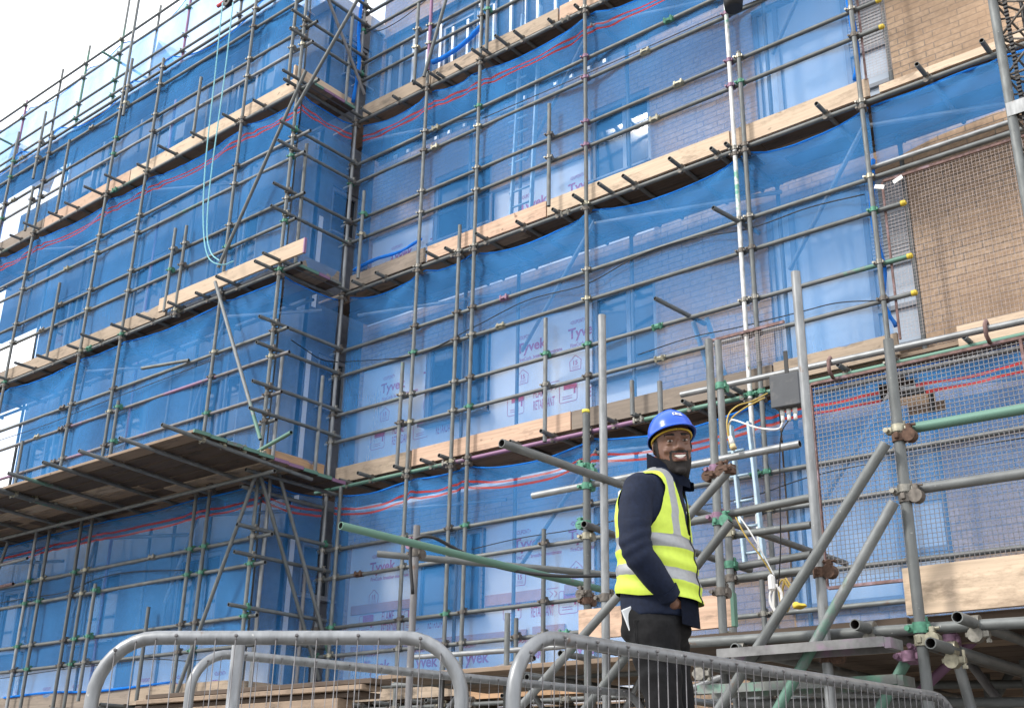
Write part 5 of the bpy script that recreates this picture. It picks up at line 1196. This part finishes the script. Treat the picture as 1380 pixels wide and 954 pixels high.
for j in range(6):                                       # front corner of the jacket hanging below the vest
    row = []
    for i in range(n + 1):
        a = RAD(-75) + RAD(112) * i / n; w = 1.05 - j * (.016 + .010 * max(0, math.cos(a - RAD(10)))); g = .006 * j / 5 + .004
        row.append(bm.verts.new(Vector((-.028, 0, w)) + Fd * (math.cos(a) * (.157 + g)) + Rd * (math.sin(a) * (.182 + g))))
    rows.append(row)
for a_, b_ in zip(rows, rows[1:]):
    for i in range(n): bm.faces.new((a_[i], b_[i], b_[i + 1], a_[i + 1]))
bmesh.ops.solidify(bm, geom=bm.faces[:], thickness=.006); bmesh.ops.recalc_face_normals(bm, faces=bm.faces)
pobj("jacket_hem", smooth(mesh_from(bm, "jacket_hem", NAVY), 60), NAVY, jk)
# --- trousers
bm = bmesh.new(); legs(bm, 0); me = remesh(bm, .009, 5, .5)
for v in me.vertices: v.co = v.co + v.normal * (.006 * noise.noise(Vector((v.co.x * 8, v.co.y * 8, v.co.z * 14))) + .003 * math.sin(v.co.z * 60 + 8 * noise.noise(v.co * 5)))
tr_ = pobj("trousers", me, BLACKT)
bm = bmesh.new()
q0 = Vector((-.150, .155, .935)); dx = (Rd * -.35 + Fd * .94).normalized()
for k, (a_, b_) in enumerate((((0, 0), (.12, 0)), ((0, 0), (.012, -.13)), ((.12, 0), (.108, -.13)))):
    bm_path(bm, [q0 + dx * a_[0] + Wd * a_[1] + Rd * (.012 if a_[0] > .05 else 0), q0 + dx * b_[0] + Wd * b_[1] + Rd * (.012 if b_[0] > .05 else 0)], .0022, 6)
pobj("pocket_seam", mesh_from(bm, "pocket_seam", BLACKT), BLACKT, tr_)
for (x, y) in ((-.03, .10), (.05, -.10)):
    bm = bmesh.new(); blob(bm, Vector((x + .045, y + .02, .055)), Fd, Rd, Wd, .145, .055, .055); limb(bm, [((x - .01, y, .07), .06), ((x - .012, y, .17), .062)])
    me = remesh(bm, .008, 3); 
    for v in me.vertices: v.co.z = max(v.co.z, 0.002)
    pobj("boot", me, BLACKT)
# --- vest: a shell over the jacket with arm holes and an open neck
def torso_at(w):
    for a_, b_ in zip(TOR, TOR[1:]):
        if a_[0] <= w <= b_[0]:
            k = (w - a_[0]) / (b_[0] - a_[0]); return [a_[i] + (b_[i] - a_[i]) * k for i in (1, 2, 3)]
    return TOR[-1][1:]
bmV, bmR = bmesh.new(), bmesh.new(); NA, NW = 220, 130; w0, w1 = 1.02, 1.592; grid = []
for j in range(NW + 1):
    row = []
    for i in range(NA):
        w = w0 + (w1 - w0) * j / NW; a = 2 * math.pi * i / NA
        w += (.045 * max(0, -math.cos(a)) ** 1.5 + .012 * abs(math.sin(a))) * max(0, 1 - j / 30)
        cu, hf, hr = torso_at(w); g = .013 + .008 * noise.noise(Vector((math.cos(a) * 2.2, math.sin(a) * 2.2, w * 7))) + (.010 * max(0, math.cos(a)) + .006) * max(0, 1 - j / 60)
        g += .004 * math.sin(w * 85 + 3 * math.cos(a)) * (1 if j < 60 else .2)
        row.append(Vector((cu, 0, w)) + Fd * (math.cos(a) * (hf + g)) + Rd * (math.sin(a) * (hr + g)))
    grid.append(row)
def keep(j, i):
    a = 2 * math.pi * (i + .5) / NA; ca, sa = math.cos(a), math.sin(a); w = w0 + (w1 - w0) * (j + .5) / NW; cu, hf, hr = torso_at(w); rr = sa * hr; ff = ca * hf
    if w > 1.285 and abs(rr) > .128 + .25 * max(0, w - 1.47) and ((ff - .0) / (.088 + .03 * (w - 1.29))) ** 2 + ((w - 1.44) / .155) ** 2 < 1: return 0
    if w > 1.50 and abs(rr) > .150: return 0
    if ca > 0 and w > 1.30 and abs(rr) < .020 + .26 * (w - 1.30): return 0
    if abs(rr) < .0025 and ca > 0: return 0
    if ca <= 0 and w > 1.572 and abs(rr) < .07: return 0
    if 1.232 < w < 1.284 or 1.108 - .018 * ca < w < 1.160 - .018 * ca: return 2
    if w >= 1.284 and .082 < abs(rr) < .122: return 2
    return 1
bmA = bmesh.new(); vg = {}; kl = bmA.faces.layers.int.new("k")
def gvx(j, i):
    if (j, i) not in vg: vg[(j, i)] = bmA.verts.new(grid[j][i])
    return vg[(j, i)]
for j in range(NW):
    for i in range(NA):
        k = keep(j, i)
        if k:
            i2 = (i + 1) % NA; f = bmA.faces.new((gvx(j, i), gvx(j, i2), gvx(j + 1, i2), gvx(j + 1, i))); f[kl] = k; f.smooth = True
cut = [e for e in bmA.edges if len(e.link_faces) == 1 or e.link_faces[0][kl] != e.link_faces[1][kl]]
nb = {}
for e in cut:
    for v in e.verts: nb.setdefault(v, []).append(e.other_vert(v))
for it in range(7):
    new = {v: v.co.lerp(sum((x.co for x in l), Vector()) / len(l), .5) for v, l in nb.items() if len(l) == 2}
    for v, c in new.items(): v.co = c
for b_, k in ((bmV, 1), (bmR, 2)):
    mp = {}
    for f in bmA.faces:
        if f[kl] == k: b_.faces.new([mp.setdefault(v, None) or mp.__setitem__(v, b_.verts.new(v.co)) or mp[v] for v in f.verts]).smooth = True
    bmesh.ops.recalc_face_normals(b_, faces=b_.faces)
bmA.free()
ve = pobj("vest", mesh_from(bmV, "vest", HIVIS), HIVIS); pobj("reflective_tape", mesh_from(bmR, "reflective_tape", REFL), REFL, ve)
bm = bmesh.new(); pts = []
for j in range(0, NW + 1, 3):
    w = w0 + (w1 - w0) * j / NW
    if w < 1.31: pts.append(grid[j][0] + Fd * .002)
bm_path(bm, pts, .0035, 6); pobj("zip", mesh_from(bm, "zip", BLACKC), BLACKC, ve)
bm = bmesh.new(); cu, hf, hr = torso_at(1.37); c = Vector((cu, 0, 1.355)) + Fd * (hf * .93) + Rd * .055
bm_box(bm, (-.036, -.005, -.045), (.036, .006, .045), T(c) @ Matrix((( Rd.x, Fd.x, 0, 0), (Rd.y, Fd.y, 0, 0), (0, 0, 1, 0), (0, 0, 0, 1))), bevel=.004); pobj("chest_pocket", mesh_from(bm, "chest_pocket", HIVIS), HIVIS, ve)
# --- hard hat
tl = Matrix.Rotation(RAD(15), 3, HR); 
QF = (HF + HU * .36).normalized(); QU = (HU - HF * .36).normalized(); QR = HR
QC = hp3(-.004, 0, .176)
def qp(f, r, u): return QC + QF * f + QR * r + QU * u
bm = bmesh.new(); n = 64; rows = []
def dome(t, a, s=1.0):
    ca, sa = math.cos(a), math.sin(a); k = math.cos(t); u = math.sin(t)
    ridge = .004 * math.exp(-((sa * k) / .16) ** 2) * (1 if u > .2 else u * 5)
    return qp(ca * k * .119 * s, sa * k * .099 * s, u * .105 * s + ridge - .004)
for j in range(15): rows.append([bm.verts.new(dome(j / 14 * math.pi / 2 * .985, 2 * math.pi * i / n)) for i in range(n)])
for a_, b_ in zip(rows, rows[1:]):
    for i in range(n): bm.faces.new((a_[i], a_[(i + 1) % n], b_[(i + 1) % n], b_[i])).smooth = True
bm.faces.new(rows[-1])
def brim(a):
    ca = math.cos(a); pk = max(0, ca) ** 3; return .006 + .034 * pk, -.020 - .010 * pk - .012 * max(0, -ca)
br0 = rows[0]; br1 = [bm.verts.new(qp(math.cos(a) * (.121 + .002), math.sin(a) * .1005, -.016)) for a in [2 * math.pi * i / n for i in range(n)]]
br2 = [bm.verts.new(qp(math.cos(a) * (.121 + brim(a)[0]), math.sin(a) * (.1005 + brim(a)[0]), brim(a)[1])) for a in [2 * math.pi * i / n for i in range(n)]]
for A_, B_ in ((br1, br0), (br2, br1)):
    for i in range(n): bm.faces.new((A_[i], A_[(i + 1) % n], B_[(i + 1) % n], B_[i])).smooth = True
bmesh.ops.recalc_face_normals(bm, faces=bm.faces); bmesh.ops.solidify(bm, geom=bm.faces[:], thickness=.0035); bmesh.ops.recalc_face_normals(bm, faces=bm.faces)
hat = pobj("hard_hat", smooth(mesh_from(bm, "hard_hat", HATB), 60), HATB)
bm = bmesh.new(); pts = [qp(math.cos(2 * math.pi * i / 40) * .106 - .004, math.sin(2 * math.pi * i / 40) * .0855, -.026) for i in range(41)]
bm_path(bm, pts, .005, 8); pobj("headband", mesh_from(bm, "headband", HBAND), HBAND, hat)
bmS, bmP = bmesh.new(), bmesh.new()
def patch(b_, a0, a1, t0, t1, off):
    m_, k_ = 10, 4; g = [[b_.verts.new(dome(t0 + (t1 - t0) * j / k_, a0 + (a1 - a0) * i / m_) + (dome(t0 + (t1 - t0) * j / k_, a0 + (a1 - a0) * i / m_) - QC).normalized() * off) for i in range(m_ + 1)] for j in range(k_ + 1)]
    for a_, b2 in zip(g, g[1:]):
        for i in range(m_): b_.faces.new((a_[i], a_[i + 1], b2[i + 1], b2[i])).smooth = True
A0 = .10
patch(bmS, A0, A0 - .46, .34, .49, .003)
for (x0, x1) in ((.03, .13), (.19, .25), (.27, .33), (.35, .40), (.42, .47)): patch(bmP, A0 - x0, A0 - x1 * .95, .375, .455, .0042)
pobj("sticker", mesh_from(bmS, "sticker", STK), STK, hat); pobj("sticker_print", mesh_from(bmP, "sticker_print", STKB), STKB, hat)
# --- the phone in his back pocket
bm = bmesh.new(); bm_box(bm, (-.03, -.004, -.06), (.03, .004, .06), bevel=.003)
c = PMAT @ Vector((-.150, .160, .955)); M = PMAT @ T((-.150, .112, .935)) @ Matrix.Rotation(RAD(-25), 4, 'Z') @ Matrix.Rotation(RAD(-24), 4, 'Y')
o = obj("phone", mesh_from(bm, "phone", STK), M); tag(o, "pale phone corner sticking out of the worker's back pocket", "phone")
